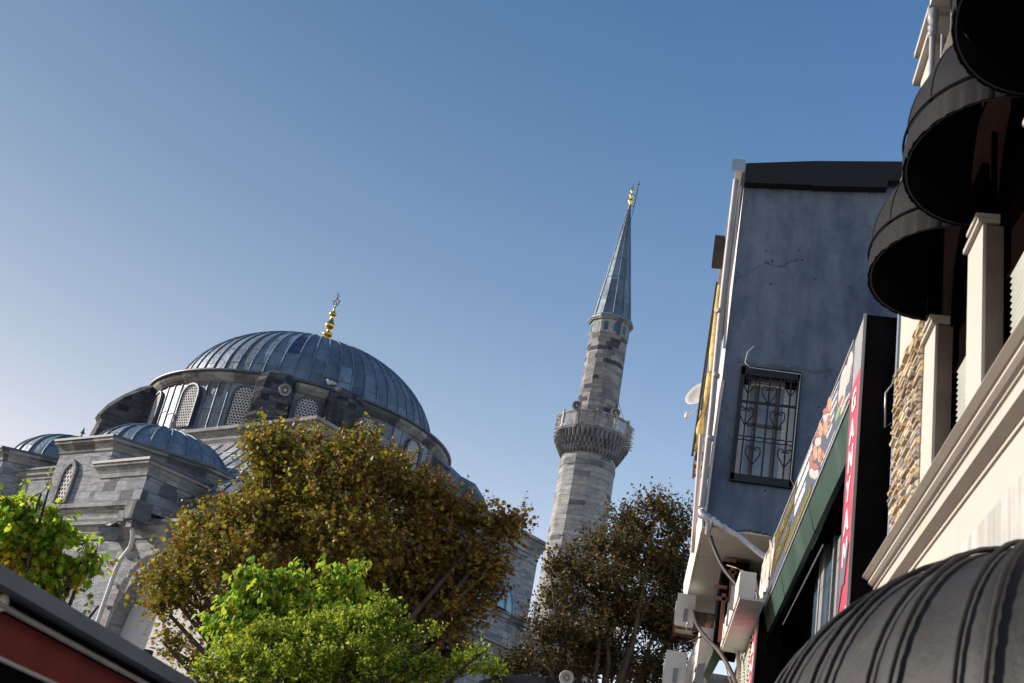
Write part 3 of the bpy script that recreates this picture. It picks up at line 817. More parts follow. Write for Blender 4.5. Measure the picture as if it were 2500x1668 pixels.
cb = thing('cream_building', 'cream rendered street building with black domed window awnings and a long moulded cornice', 'building', (1.5, 6, G))
CX = 1.5
def prof_y(mb, prof, y0, y1):            # extrude an (x, z) profile along the street
    n = len(prof)
    vs = [(x, y0, z) for x, z in prof] + [(x, y1, z) for x, z in prof]
    mb.add(vs, [(i, i + 1, n + i + 1, n + i) for i in range(n - 1)])
    mb.add(vs[:n], [tuple(range(n))]); mb.add(vs[n:], [tuple(range(n))[::-1]])
mb = MB(); mb.box(CX, 8, -4, 9.6, G, 2.5); mb.build('ground_wall', MAT['cream'], cb)
mb = MB(); mb.box(CX - .012, CX + .3, 2.0, 6.95, 1.2, 2.19); mb.build('stained_band', MAT['patch'], cb)
mb = MB(); mb.box(1.68, 8, -4, 9.3, 2.5, 6.0); mb.build('upper_wall', MAT['awning_shade'], cb)  # wall blackened to carry the awnings' shade
# cornice between the storeys
def cor_prof(z, x=CX, s=1.0):
    return [(x + .2, z - .62 * s), (x - .015, z - .62 * s), (x - .015, z - .56 * s), (x - .085, z - .50 * s), (x - .085, z - .30 * s), (x - .10, z - .295 * s), (x - .10, z - .27 * s), (x - .085, z - .265 * s), (x - .085, z - .235 * s), (x - .115, z - .21 * s), (x - .14, z - .17 * s), (x - .14, z - .13 * s), (x - .125, z - .125 * s), (x - .125, z - .105 * s), (x - .15, z - .10 * s), (x - .19, z - .045 * s), (x - .19, z - .035 * s), (x - .175, z - .03 * s), (x - .18, z), (x + .2, z + .02)]
# z such that the upper lip sits on the surveyed line (z/x = 2.03)
zc = 2.03 * (CX - .18)
zc = 2.70
mb = MB(); prof_y(mb, cor_prof(zc, CX, .40), -4, 9.9); mb.build('cornice', MAT['creamtrim'], cb)
# pilasters between the windows, capitals, shutters
ys = [8.18, 6.76, 5.34, 3.92, 2.50, 1.08]
for i, yc in enumerate(ys):
    mb = MB(); mb.box(CX, CX + .02, yc - .20, yc + .20, zc - .1, 4.19)
    pl_ = mb.build('pilaster', MAT['cream'], cb)
    mb = MB(); mb.box(CX + .02, CX + .125, yc - .197, yc + .197, zc - .1, 4.18); sub('reveal', mb, MAT['brownwood'], pl_)
    mb = MB(); mb.box(CX - .03, CX + .1, yc - .21, yc + .21, 4.192, 4.225); mb.box(CX - .045, CX + .1, yc - .215, yc + .05, 4.226, 4.255)
    sub('capital', mb, MAT['creamtrim'], pl_)
for i in range(5):
    y1, y0 = ys[i] - .2, ys[i + 1] + .2
    mb = MB()                            # roller shutter of many slats at the back of the reveal
    n_ = 28
    for k in range(n_):
        z0 = 2.6 + k * (3.78 - 2.6) / n_; dz = (3.78 - 2.6) / n_
        mb.add([(1.66, y0, z0), (1.66, y1 - .11, z0), (1.635, y1 - .11, z0 + dz * .5), (1.635, y0, z0 + dz * .5), (1.66, y0, z0 + dz), (1.66, y1 - .11, z0 + dz)], [(0, 1, 2, 3), (3, 2, 5, 4)], True)
    mb.build('roller_shutter', MAT['shutter'], cb)
    mb = MB(); mb.box(1.665, 1.675, y0, y1, 3.82, 5.2); mb.build('window_glass', MAT['awning_shade'], cb)
    mb = MB(); mb.box(1.64, 1.664, y0, y1, 3.785, 3.82); mb.box(1.64, 1.664, y0, y0 + .04, 3.8, 5.2); mb.build('window_frame', MAT['awning_shade'], cb)
# rubble stone cladding at the end bay
st = MB(); tones = []
rnd = random.Random(7)
def stone_panel(y0, y1, z0, z1, rowh, wd):
    z = z0
    while z < z1:
        h = rowh * rnd.uniform(.75, 1.3); y = y0 - rnd.uniform(0, wd)
        while y < y1:
            w_ = wd * rnd.uniform(.5, 1.6)
            a, b = max(y, y0) + .006, min(y + w_, y1) - .006
            if b - a > .02 and z + h < z1 + .05:
                d = rnd.uniform(.02, .055); c = min(.02, h * .3)
                vs = [(CX - d * .3, a, z + .004), (CX - d * .3, b, z + .004), (CX - d * .3, b, z + h - .004), (CX - d * .3, a, z + h - .004),
                      (CX - d, a + c, z + c), (CX - d * rnd.uniform(.8, 1.1), b - c, z + c), (CX - d, b - c, z + h - c), (CX - d * rnd.uniform(.8, 1.1), a + c, z + h - c),
                      (CX + .02, a, z + .004), (CX + .02, b, z + .004), (CX + .02, b, z + h - .004), (CX + .02, a, z + h - .004)]
                fs = [(4, 7, 6, 5), (0, 4, 5, 1), (1, 5, 6, 2), (2, 6, 7, 3), (3, 7, 4, 0), (8, 0, 1, 9), (9, 1, 2, 10), (10, 2, 3, 11), (11, 3, 0, 8)]
                st.add(vs, fs)
                k = rnd.choice([(.42, .33, .21), (.48, .39, .27), (.36, .28, .19), (.55, .48, .38), (.31, .28, .25), (.40, .31, .20), (.24, .22, .21)])
                q = rnd.uniform(.8, 1.15); tones.append((len(fs), tuple(t_ * q for t_ in k)))
            y += w_
        z += h
stone_panel(8.38, 9.55, 2.62, 4.45, .055, .19)
so_ = st.build('stone_cladding', rubble(), cb)
ca = so_.data.color_attributes.new('stone_tone', 'FLOAT_COLOR', 'CORNER')
arr = []; 
for nf, t_ in tones: arr += [t_] * nf
cols_ = np.ones((len(so_.data.loops), 4), np.float32); li = 0
for f_, t_ in zip(st.f, arr):
    for k in range(len(f_)): cols_[li, :3] = t_; li += 1
ca.data.foreach_set('color', cols_.ravel())
mb = MB(); mb.box(CX + .001, CX + .45, 8.38, 9.55, 2.45, 4.46); mb.box(CX + .001, CX + .03, 8.70, 9.55, 4.46, 5.8); mb.build('end_bay_wall', MAT['cream'], cb)  # cream left off under the awning so the shade-black wall shows
mb = MB(); mb.box(CX - .02, CX + .5, 9.551, 9.62, 2.4, 5.9); mb.build('corner_strip', plain('blue_grey_trim', (.16, .2, .28), .6, 0, .2, 2, .1), cb)
# upper cornice and parapet storey
zc2 = 6.02
mb = MB(); prof_y(mb, cor_prof(zc2, CX + .02, .42), -4, 9.62); mb.build('upper_cornice', MAT['creamtrim'], cb)
mb = MB(); mb.box(1.62, 8, -4, 8.5, 6.0, 7.2); mb.build('attic_wall', plain('dark_attic', (.03, .035, .05), .5, 0, .3, 2, .1), cb)
mb = MB(); mb.box(CX - .0, CX + .5, 8.5, 9.05, 5.9, 7.58); pr = mb.build('parapet_pier', MAT['cream'], cb)
mb = MB(); mb.box(CX - .06, CX + .56, 8.44, 9.11, 7.58, 7.64); mb.box(CX - .06, CX + .56, 8.44, 9.13, 7.27, 7.33); sub('coping', mb, MAT['creamtrim'], pr)
mb = MB(); mb.box(CX - .05, 8, -4, 8.44, 7.62, 7.70); mb.build('eaves', plain('pale_eaves', (.5, .48, .45), .7, 0, .1, 2, .1), cb)
mb = MB()
for k in range(9):
    y = 8.0 - k * 1.1
    mb.box(1.585, 1.60, y - .95, y, 6.15, 7.5)
mb.build('attic_glass', MAT['glassblue'], cb)
mb = MB()
for k in range(9):
    y = 8.0 - k * 1.1
    for yy in (y - .95, y - .5, y): mb.box(1.55, 1.62, yy - .025, yy + .025, 6.1, 7.55)
mb.box(1.55, 1.62, -3, 8.05, 6.08, 6.15); mb.box(1.55, 1.62, -3, 8.05, 7.5, 7.56)
mb.build('attic_frame', MAT['alu'], cb)
mb = MB(); mb.tube([(1.47, 8.36, 6.0), (1.47, 8.36, 7.25)], .028, 8); mb.lathe((1.47, 8.36, 7.2), [(.03, 0), (.045, .02), (.045, .05), (.035, .06), (.045, .09), (.045, .12), (.03, .14), (.05, .2), (.05, .3), (.02, .32)], 10)
mb.tube([(1.52, 8.2, 6.0), (1.52, 8.2, 7.1)], .012, 6)
mb.build('vent_pipe', MAT['greypaint'], cb)
# ------------------------------------------------------------------ domed awnings
def dome_awning(name, label, c, a, b, h, val, nrib, mat, group=None, pipes=False, sc=True):
    # c: wall centre at rim height; a half width, b projection, h height, val valance depth
    t = thing(name, label, 'awning', c, group)
    NP, NT = nrib * 10, 18
    def S(ph, th, o=0):
        puff = 1
        return V3((c[0] - (b + o) * math.sin(ph) * math.sin(th), c[1] - (a + o) * math.cos(ph) * math.sin(th), c[2] + val + (h + o) * math.cos(th)))
    mb = MB(); vs = []
    for j in range(NT + 1):
        th = math.pi / 2 * j / NT
        for i in range(NP + 1):
            ph = math.pi * i / NP
            sag = -.012 * b * abs(math.sin(nrib * ph)) * math.sin(th)
            vs.append(S(ph, max(.02, th), sag * 1.6))
    fs = [(j * (NP + 1) + i, (j + 1) * (NP + 1) + i, (j + 1) * (NP + 1) + i + 1, j * (NP + 1) + i + 1) for j in range(NT) for i in range(NP)]
    mb.add(vs, fs, True)
    cv = mb.build('canopy', MAT[mat], t)
    mb = MB(); vs = []
    rnd = random.Random(int(c[1] * 100))
    for i in range(NP * 2 + 1):
        ph = math.pi * i / NP / 2; wv = .003 * math.sin(i * .9) + rnd.uniform(-.004, .004)
        for (o, dz) in ((-0.004, val + .01), (0.012 + wv * .5, val * .5), (.010 + wv, 0)):
            vs.append((c[0] - (b + o) * math.sin(ph), c[1] - (a + o) * math.cos(ph), c[2] + dz))
    fs = [(3 * i + k, 3 * i + k + 1, 3 * i + k + 4, 3 * i + k + 3) for i in range(NP * 2) for k in range(2)]
    mb.add(vs, fs, True)
    mb.build('valance', MAT[mat], t)
    mb = MB()
    for i in range(nrib + 1):
        ph = math.pi * i / nrib
        if pipes:
            for e in (-.035, .035):
                mb.tube([S(ph + e * math.sin(max(.25, q / 12 * 1.57)), max(.05, math.pi / 2 * q / 16), .012) for q in range(17)], .010, 6)
        else: mb.tube([S(ph, max(.05, math.pi / 2 * q / 12), .002) for q in range(13)], .006, 4)
    mb.tube([(c[0] - (b + .012) * math.sin(math.pi * i / 40), c[1] - (a + .012) * math.cos(math.pi * i / 40), c[2] + val) for i in range(41)], .009, 5)
    mb.build('ribs', MAT['black' if not pipes else 'charcoal'], t)
    mb = MB()                            # dark lining under the frame
    pl = [(c[0] - (b - .03) * math.sin(math.pi * i / 24), c[1] - (a - .03) * math.cos(math.pi * i / 24)) for i in range(25)]
    vs = []; NT2 = 6
    for j in range(NT2 + 1):
        th = math.pi / 2 * j / NT2
        for i in range(25):
            vs.append(S(math.pi * i / 24, max(.02, th), -.035))
    mb.add(vs, [(j * 25 + i, j * 25 + i + 1, (j + 1) * 25 + i + 1, (j + 1) * 25 + i) for j in range(NT2) for i in range(24)], True)
    mb.build('lining', MAT['blackin'], t)
    mb = MB(); mb.tube([(c[0] - (b - .01) * math.sin(math.pi * i / 24), c[1] - (a - .01) * math.cos(math.pi * i / 24), c[2] + .01) for i in range(25)], .008, 5); mb.build('frame_hoop', MAT['iron'], t)
    return t
WA = 'domed awnings over the windows'
wl = ['small black domed awning on the cream wall, farthest of its row and lowest in view', 'small black domed awning, middle one of the row above the moulded cornice', 'small black domed awning cut by the top right corner of the view', 'small black domed awning nearest the camera along the cream wall']
a0 = dome_awning('window_awning', wl[0], (1.5, 7.65, 4.4), .70, .53, .72, .2, 6, 'black', WA)
for k in range(1, 3):
    cpy = copy_tree(a0); cpy.location = (1.5, 7.65 - 1.4 * k, 4.4 + EYE); cpy['label'] = wl[k]
dome_awning('shop_awning', 'large charcoal domed awning with ribbed piping above the shopfront at the bottom right', (1.5, 4.97, .30), 2.07, 1.21, .94, .24, 14, 'charcoal', pipes=True)
# ================================================================== SHOP BUILDING WITH THE LONG FASCIA SIGN
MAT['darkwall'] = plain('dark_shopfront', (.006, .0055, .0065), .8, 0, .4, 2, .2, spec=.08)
MAT['green'] = plain('green_metal', (.022, .055, .042), .5, .1, .35, 1.5, .15, dirt=(.06, .09, .08))
MAT['slate'] = plain('slate_blue_sign', (.075, .09, .125), .35, 0, .1, 2, 0)
MAT['white'] = plain('white_vinyl', (.58, .58, .60), .4, 0, .05, 4, 0)
MAT['red'] = plain('red_sign_paint', (.42, .05, .09), .4, 0, .15, 2, 0, dirt=(.6, .14, .18))
MAT['signgrey'] = plain('grey_sign_metal', (.28, .29, .30), .5, .3, .15, 3, .1)
MAT['orange'] = plain('roast_orange', (.34, .20, .12), .5, 0, .3, 14, 0)
MAT['meat'] = plain('meat_red', (.24, .10, .09), .5, 0, .4, 18, 0)
MAT['bun'] = plain('bun_cream', (.42, .35, .34), .5, 0, .2, 14, 0)
MAT['salad'] = plain('salad_green', (.18, .30, .14), .5, 0, .3, 14, 0)
FX = 1.10
sb = thing('shop_building', 'low dark shop building under the green edged fascia beside the cream building', 'building', (1.6, 14, G))
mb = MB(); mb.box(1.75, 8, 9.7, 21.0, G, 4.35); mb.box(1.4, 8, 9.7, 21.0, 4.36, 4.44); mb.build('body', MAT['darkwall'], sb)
mb = MB()
for xa, xb, yt, w_ in ((2014, 1994, 1310, .07), (2004, 1988, 1325, .035), (2050, 2030, 1312, .05), (2036, 2018, 1312, .02)):
    A, B = AX(xa, yt, 1.5), AX(xb, 1610, 1.5); yy = (A[1] + B[1]) / 2
    mb.box(1.5, 1.56, yy - w_ * 2.2, yy + w_ * 2.2, 1.2, A[2])
mb.build('window_frame', MAT['alu'], sb)
mb = MB()
for xa, yt in ((1998, 1400), (2028, 1318)):
    A = AX(xa, yt, 1.53); mb.box(1.53, 1.54, A[1] - .35, A[1] + .35, 1.2, A[2])
mb.build('window_glass', MAT['glassblue'], sb)
mb = MB(); mb.tube([AX(2010, 1330, 1.3), AX(1912, 1525, 1.3)], .008, 5); mb.build('awning_rod', MAT['alu'], sb)
# fascia sign
fs_ = thing('fascia_sign', 'long slate blue shop sign with food pictures and gold letters above a green edge', 'shop sign', (FX, 15, 4.45))
z0f, z1f = 4.52, 5.28
mb = MB(); mb.box(FX, FX + .12, 10.35, 20.2, z0f, z1f); mb.build('sign_panel', MAT['slate'], fs_)
mb = MB(); mb.box(FX - .012, FX + .13, 10.3, 20.25, z1f, z1f + .03); mb.box(FX - .012, FX + .13, 10.3, 20.25, z0f - .03, z0f); mb.box(FX - .01, FX + .12, 20.2, 20.6, z0f - .1, z1f + .02); mb.build('sign_frame', MAT['signgrey'], fs_)
mb = MB(); mb.quad((FX + .0, 10.3, z0f - .05), (FX + .085, 10.3, z0f - .36), (FX + .085, 19.4, z0f - .36), (FX + .0, 19.4, z0f - .05))
mb.slab([(FX + .0, 10.3, z0f - .05), (FX + .085, 10.3, z0f - .36), (FX + .085, 19.4, z0f - .36), (FX + .0, 19.4, z0f - .05)], (.06, 0, .01))
mb.v = mb.v[4:]; mb.f = [tuple(q - 4 for q in f) for f in mb.f[1:]]; 
mb.build('green_edge', MAT['green'], fs_)
mb = MB()
for y in (13.4, 16.6, 18.6): mb.slab([(FX - .004, y, z0f - .045), (FX + .081, y, z0f - .365), (FX + .081, y + .012, z0f - .365), (FX - .004, y + .012, z0f - .045)], (.03, 0, 0))
mb.build('panel_joint', MAT['darkwall'], fs_)
def sgn(y, z, d=0): return V3((FX - d, y, z))
def blob(nm, y, z, ry, rz, d, n=14, seed=0, ang=0):
    mb = MB()
    rnd = random.Random(seed); vs = []
    for ring, (k, dd) in enumerate(((1, 0), (.8, d), (.3, d * 1.25))):
        for i in range(n):
            a = 2 * math.pi * i / n; q = 1 + rnd.uniform(-.1, .1)
            yy, zz = ry * k * q * math.cos(a), rz * k * q * math.sin(a)
            vs.append(sgn(y + yy * math.cos(ang) - zz * math.sin(ang), z + yy * math.sin(ang) + zz * math.cos(ang), .002 + dd))
    fs = [(r * n + i, (r + 1) * n + i, (r + 1) * n + (i + 1) % n, r * n + (i + 1) % n) for r in range(2) for i in range(n)] + [tuple(2 * n + i for i in range(n))]
    mb.add(vs, fs); mb.build(nm[0], MAT[nm[1]], fs_)
g1, g2, g3, g4 = ('roast_picture', 'orange'), ('meat_picture', 'meat'), ('bread_picture', 'bun'), ('salad_picture', 'salad')
blob(g3, 10.55, 5.05, .22, .2, .008, seed=1); blob(g3, 10.95, 4.98, .28, .26, .01, seed=11); blob(g2, 11.0, 4.82, .24, .05, .012, seed=2); blob(g4, 11.12, 4.73, .22, .06, .012, seed=3)
blob(g3, 10.7, 4.64, .3, .05, .01, seed=4)
for y, z in ((11.95, 5.15), (12.2, 4.95), (12.7, 5.1), (12.6, 4.78), (13.1, 4.95)): blob(g1, y, z, .24, .08, .012, seed=int(y * 10), ang=.5)
for y, z in ((12.2, 5.08), (12.9, 5.02), (13.3, 4.8), (12.9, 4.66)): blob(g3, y, z, .34, .06, .01, seed=int(y * 10), ang=.3); blob(g2, y + .05, z + .09, .32, .045, .012, seed=int(y * 7), ang=.3)
for y, z in ((11.9, 4.95), (12.3, 4.68), (13.5, 5.0)): blob(g2, y, z, .18, .06, .014, seed=int(y * 9), ang=.4)
def text_into(mb, txt, size, P, depth, xs=1.0, bold=0.0):
    # P(a, b, d): a along the line, b up, d outward
    cu = bpy.data.curves.new('t', 'FONT'); cu.body = txt; cu.size = size; cu.resolution_u = 3; cu.offset = bold
    ob = bpy.data.objects.new('t', cu); COL.objects.link(ob)
    dg = bpy.context.evaluated_depsgraph_get(); dg.update()
    me = bpy.data.meshes.new_from_object(ob.evaluated_get(dg))
    vs = [v.co.copy() for v in me.vertices]; fs = [tuple(p.vertices) for p in me.polygons]
    n = len(vs)
    wd = max([v.x for v in vs] + [0.0])
    out = [P(v.x * xs, v.y, depth) for v in vs]
    mb.add(out, fs)
    from collections import Counter
    cnt = Counter()
    for f in fs:
        for i in range(len(f)): cnt[tuple(sorted((f[i], f[(i + 1) % len(f)])))] += 1
    rim = [e for e in cnt if cnt[e] == 1]
    base = [P(v.x * xs, v.y, 0.001) for v in vs]
    mb.add(out + base, [(a, b, n + b, n + a) for a, b in rim])
    bpy.data.objects.remove(ob); bpy.data.curves.remove(cu); bpy.data.meshes.remove(me)
    return wd * xs
# text on the street face runs away from the reader's left: a = -y direction
def fpos(y0, z0):
    return lambda a, b, d: V3((FX - d, y0 - a, z0 + b))
mb = MB()
mb.box(FX - .006, FX, 11.25, 12.0, 5.17, 5.19); mb.box(FX - .006, FX, 11.3, 12.4, 4.585, 4.605)
for k, (yy, zz, ln) in enumerate(((11.9, 5.05, .6), (12.0, 4.95, .7), (11.9, 4.85, .5), (12.0, 4.76, .5))):
    a_ = 0
    for q in range(int(ln / .085)): mb.box(FX - .006, FX, yy - q * .085 - .06, yy - q * .085, zz, zz + .055)
for k, (y0_, z_, ln) in enumerate(((15.0, 5.10, 1.6), (15.2, 4.94, 1.9), (15.1, 4.78, 1.3))):
    for q in range(int(ln / .2)): mb.box(FX - .008, FX, y0_ - q * .2 - .165, y0_ - q * .2, z_, z_ + .11)
mb.build('white_lettering', MAT['white'], fs_)
goldl = plain('gold_letters', (.42, .33, .10), .4, .6, .2, 6, 0)
mb = MB()
mb = MB()                                # unreadable raised script: keep only its rhythm of gold strokes
rnd = random.Random(5)
def stroke(mb, y, z, h, wd_, d=.014, sl=.08):
    mb.slab([(FX - .001, y, z), (FX - .001, y - wd_, z), (FX - .001, y - wd_ - sl, z + h), (FX - .001, y - sl, z + h)], (-d, 0, 0))
for row, (ya, yb, z, h) in enumerate(((17.9, 15.3, 4.97, .24), (17.8, 15.6, 4.73, .18))):
    y = ya
    while y > yb:
        h_ = h * rnd.choice((.6, .65, 1.0, .62, 1.05)); stroke(mb, y, z, h_, .045)
        if rnd.random() < .6: mb.slab([(FX - .001, y, z + h * rnd.choice((0, .5))), (FX - .001, y - .2, z + .0 + h * .5), (FX - .001, y - .2, z + .04 + h * .5), (FX - .001, y, z + .04 + h * .1)], (-.014, 0, 0))
        y -= rnd.uniform(.15, .24)
    mb.build('gold_lettering', goldl, fs_); mb = MB()
y = 16.0
while y > 13.3: stroke(mb, y, 4.57, .10, .05, .012, .03); stroke(mb, y - .06, 4.57, .04, .05, .012, .0); y -= .14
mb.build('gold_lettering', goldl, fs_)
mb = MB(); rnd = random.Random(9)        # torn poster strips at the far end of the sign
for k in range(9):
    y = 18.0 + k * .24; z = rnd.uniform(4.6, 4.8)
    mb.slab([(FX - .01 - rnd.random() * .05, y, z), (FX - .02 - rnd.random() * .06, y + .1, z + rnd.uniform(0, .05)), (FX - .01 - rnd.random() * .07, y + .12 + rnd.random() * .1, z + rnd.uniform(.3, .6)), (FX - .01, y - .05, z + rnd.uniform(.3, .65))], (-.01, 0, 0))
mb.build('peeling_strips', plain('peeling_paper', (.42, .40, .38), .9, 0, .5, 5, .3, dirt=(.25, .14, .04)), fs_)
# the sign was mounted askew: it leans out towards the camera end and rises towards the far end
for ob_ in [q for q in bpy.data.objects if q.parent == fs_]:
    for v_ in ob_.data.vertices:
        yy = v_.co.y + 15.0; zz = v_.co.z + 4.45
        tp = float(np.interp(yy, [10.1, 13.0, 17.8, 20.5], [5.10, 5.38, 5.54, 5.58]))
        v_.co.x += .10 - .0125 * (yy - 10.4)
        if zz > z0f: v_.co.z = z0f + (zz - z0f) * (tp - z0f) / (z1f - z0f) - 4.45
# ------------------------------------------------------------------ projecting box signs
def box_sign(name, label, y0, y1, x0, x1, z0, z1, zred, letters, lw, xs=1.0, gap=.95):
    t = thing(name, label, 'sign', ((x0 + x1) / 2, (y0 + y1) / 2, z0))
    mb = MB(); mb.box(x0, x1, y0, y1, z0, z1); mb.build('sign_box', MAT['darkwall'], t)
    mb = MB(); mb.box(x0 - .012, x0 - .001, y0, y1, zred, z1 + .01); mb.build('grey_top', MAT['signgrey'], t)
    mb = MB(); mb.box(x0 - .016, x0 - .002, y0, y1, z0, zred); rp = mb.build('red_face', MAT['red'], t)
    mb = MB(); mb.box(x0 - .022, x0 + .004, y0 - .014, y0, z0, z1); mb.box(x0 - .022, x0 + .004, y1, y1 + .014, z0, z1); mb.build('edge_trim', MAT['signgrey'], t)
    mb = MB(); z = zred - .12
    for ch in letters:
        text_into(mb, ch, lw, (lambda z_: (lambda a, b, d: V3((x0 - .016 - d, y1 - (y1 - y0) * .24 - a, z_ - lw * .72 + b))))(z), .008, xs, .012)
        z -= lw * gap
    mb.build('white_letters', MAT['white'], t)
    return t, z
t, zz = box_sign('box_sign', 'tall projecting sign with a red face spelling GANYAN beside the cream building', 9.72, 10.32, 1.22, 1.5, 1.7, 5.12, 4.62, 'GANYAN', .28, 1.35, 1.02)
mb = MB()                                # galloping horse silhouette and a white foot panel
hx = 1.22 - .02
hp = [(y_, z_ + .36) for y_, z_ in [(10.2, 2.15), (10.05, 2.32), (9.95, 2.3), (9.9, 2.42), (9.8, 2.62), (9.86, 2.66), (9.98, 2.52), (10.12, 2.46), (10.22, 2.5), (10.26, 2.38), (10.2, 2.3), (10.28, 2.12), (10.24, 2.1)]]
mb.add([(hx - .006, y, z) for y, z in hp] + [(hx + .002, y, z) for y, z in hp], [tuple(range(13))[::-1]] + [(i, (i + 1) % 13, 13 + (i + 1) % 13, 13 + i) for i in range(13)])
mb.build('horse_silhouette', plain('grey_vinyl', (.10, .11, .14), .5, 0, .2, 3, 0), t)
mb = MB(); mb.add([(hx - .004, 9.73, 2.44), (hx - .004, 10.31, 2.30), (hx - .004, 10.31, 1.72), (hx - .004, 9.73, 1.72)], [(0, 1, 2, 3)]); wp = mb.build('white_foot_panel', MAT['white'], t)
t2_, zz = box_sign('box_sign', 'narrow red faced GANYAN sign at the far end of the fascia by the grey shutter', 19.2, 20.9, 1.02, 1.4, 1.2, 4.60, 4.58, 'GANYAN', .34, 4.2, .9)
mb = MB(); mb.tube([AY(2196, 880, 9.68), AY(2178, 940, 9.68), AY(2162, 960, 9.66), (1.42, 9.64, 4.0), AY(2190, 1022, 9.64)], .008, 5)
tag(recentre(mb.build('hanging_cable', MAT['alu'])), 'thin pale cable drooping between the red GANYAN sign and the stone cladding', 'cable')
# ================================================================== BLUE GREY BUILDING
YB = 21.3
def old_plaster():
    m, n, l, b = newmat('weathered_blue_grey_plaster')
    tc = n.new('ShaderNodeTexCoord'); o = tc.outputs['Object']
    f = noise(n, l, mapping(n, l, o, (1, 1, .6)), .75, 7, .68)
    c = ramp(n, f, l, [(.34, (.075, .10, .155)), (.46, (.11, .145, .205)), (.54, (.145, .18, .24)), (.66, (.185, .225, .29))])
    f2 = noise(n, l, mapping(n, l, o, (2.2, 2.2, .5)), 1.6, 8, .75)
    c = mixc(n, l, .45, c, ramp(n, f2, l, [(.35, (.5, .52, .58)), (.65, (1, 1, 1))]), 'MULTIPLY')
    fr = noise(n, l, mapping(n, l, o, (5, 5, .35)), 1.0, 6, .7)      # run-off streaks
    c = mixc(n, l, .22, c, ramp(n, fr, l, [(.42, (.6, .62, .68)), (.52, (1, 1, 1))]), 'MULTIPLY')
    wv = n.new('ShaderNodeVectorMath'); wv.operation = 'ADD'
    nz = n.new('ShaderNodeTexNoise'); nz.inputs['Scale'].default_value = 1.6; nz.inputs['Detail'].default_value = 6; l.new(o, nz.inputs['Vector'])
    l.new(o, wv.inputs[0]); l.new(nz.outputs['Color'], wv.inputs[1])
    vo = n.new('ShaderNodeTexVoronoi'); vo.feature = 'DISTANCE_TO_EDGE'; vo.inputs['Scale'].default_value = .42; l.new(mapping(n, l, wv.outputs[0], (.8, .8, 1.6)), vo.inputs['Vector'])
    crack = ramp(n, vo.outputs['Distance'], l, [(.0, (1, 1, 1)), (.006, (0, 0, 0))])
    k3 = ramp(n, noise(n, l, o, 1.1, 3, .5), l, [(.5, (0, 0, 0)), (.58, (1, 1, 1))])
    c = mixc(n, l, mixc(n, l, 1.0, crack, k3, 'MULTIPLY'), c, (.02, .028, .045))
    pit = n.new('ShaderNodeTexVoronoi'); pit.inputs['Scale'].default_value = 2.6; l.new(o, pit.inputs['Vector'])
    c = mixc(n, l, ramp(n, pit.outputs['Distance'], l, [(.05, (1, 1, 1)), (.075, (0, 0, 0))]), c, (.03, .035, .05))
    l.new(c, b.inputs['Base Color']); b.inputs['Roughness'].default_value = .93; b.inputs['Specular IOR Level'].default_value = .15
    b1 = bump(n, l, noise(n, l, o, 3.2, 9, .78), b, .9, .05)
    bump(n, l, vo.outputs['Distance'], b, .25, .01, b1)
    return m
MAT['plaster'] = old_plaster()
MAT['whitepaint'] = plain('chipped_white_paint', (.62, .58, .54), .8, 0, .12, 1.2, .3, dirt=(.35, .3, .27))
MAT['soffit'] = plain('dirty_soffit', (.74, .68, .60), .9, 0, .15, .6, .2, dirt=(.45, .36, .29))
MAT['rust'] = plain('rust', (.16, .06, .035), .85, 0, .5, 6, .4)
bb = thing('corner_building', 'tall blue grey plastered building with a barred window and an overhanging white soffit', 'building', (1.8, 26, G))
def bx(y): return -.055 * (y - YB)        # slab edge
def bf(y): return -.012 * (y - YB)        # street front drifts to the left with distance
foot = [(0, YB), (3.5, YB), (3.5, 31), (bx(31), 31)]
# facing wall with a real window opening: x .37-1.5, z 7.38-9.74
wx0, wx1, wz0, wz1 = .37, 1.48, 7.42, 9.70
mb = MB()
def panel(x0, x1, z0, z1, zt1=None):
    mb.quad((x0, YB, z0), (x1, YB, z0), (x1, YB, z1 if zt1 is None else zt1), (x0, YB, z1))
top0, top1 = 14.0, 14.3
panel(0, wx0, 6.5, 14.0, 14.03); panel(wx0, wx1, 6.5, wz0); panel(wx0, wx1, wz1, 14.03, 14.13); panel(wx1, 3.5, 6.5, 14.13, 14.3)
mb.quad((wx0, YB, wz0), (wx0, YB, wz1), (wx0, YB + .25, wz1), (wx0, YB + .25, wz0)); mb.quad((wx1, YB, wz0), (wx1, YB + .25, wz0), (wx1, YB + .25, wz1), (wx1, YB, wz1))
mb.quad((wx0, YB, wz1), (wx1, YB, wz1), (wx1, YB + .25, wz1), (wx0, YB + .25, wz1)); mb.quad((wx0, YB, wz0), (wx0, YB + .25, wz0), (wx1, YB + .25, wz0), (wx1, YB, wz0))
mb.quad((3.5, YB, 6.5), (3.5, 31, 6.5), (3.5, 31, 14.3), (3.5, YB, 14.3))
mb.build('plaster_wall', MAT['plaster'], bb)
mb = MB(); mb.quad((0, YB, 6.5), (0, YB, 14.0), (bf(31), 31, 14.0), (bf(31), 31, 6.5)); mb.quad((0, YB, 14.0), (3.5, YB, 14.3), (3.5, 31, 14.3), (bf(31), 31, 14.0)); mb.quad((bf(31), 31, 6.5), (bf(31), 31, 14), (3.5, 31, 14.3), (3.5, 31, 6.5)); mb.build('street_front', MAT['whitepaint'], bb)
mb = MB(); mb.slab([(-.05, YB + .02, 6.40), (3.4, YB + .02, 6.40), (3.4, 28.3, 6.40), (-.27, 28.3, 6.40)], (0, 0, .09)); mb.build('soffit', MAT['soffit'], bb)
mb = MB(); mb.slab([(-.06, YB + .0, 6.38), (-.10, YB, 7.0), (-.36, 28.3, 7.0), (-.28, 28.3, 6.38)], (.05, 0, 0)); mb.build('slab_edge', MAT['whitepaint'], bb)
mb = MB()                                # rough lower lip of the plaster with cables and moss
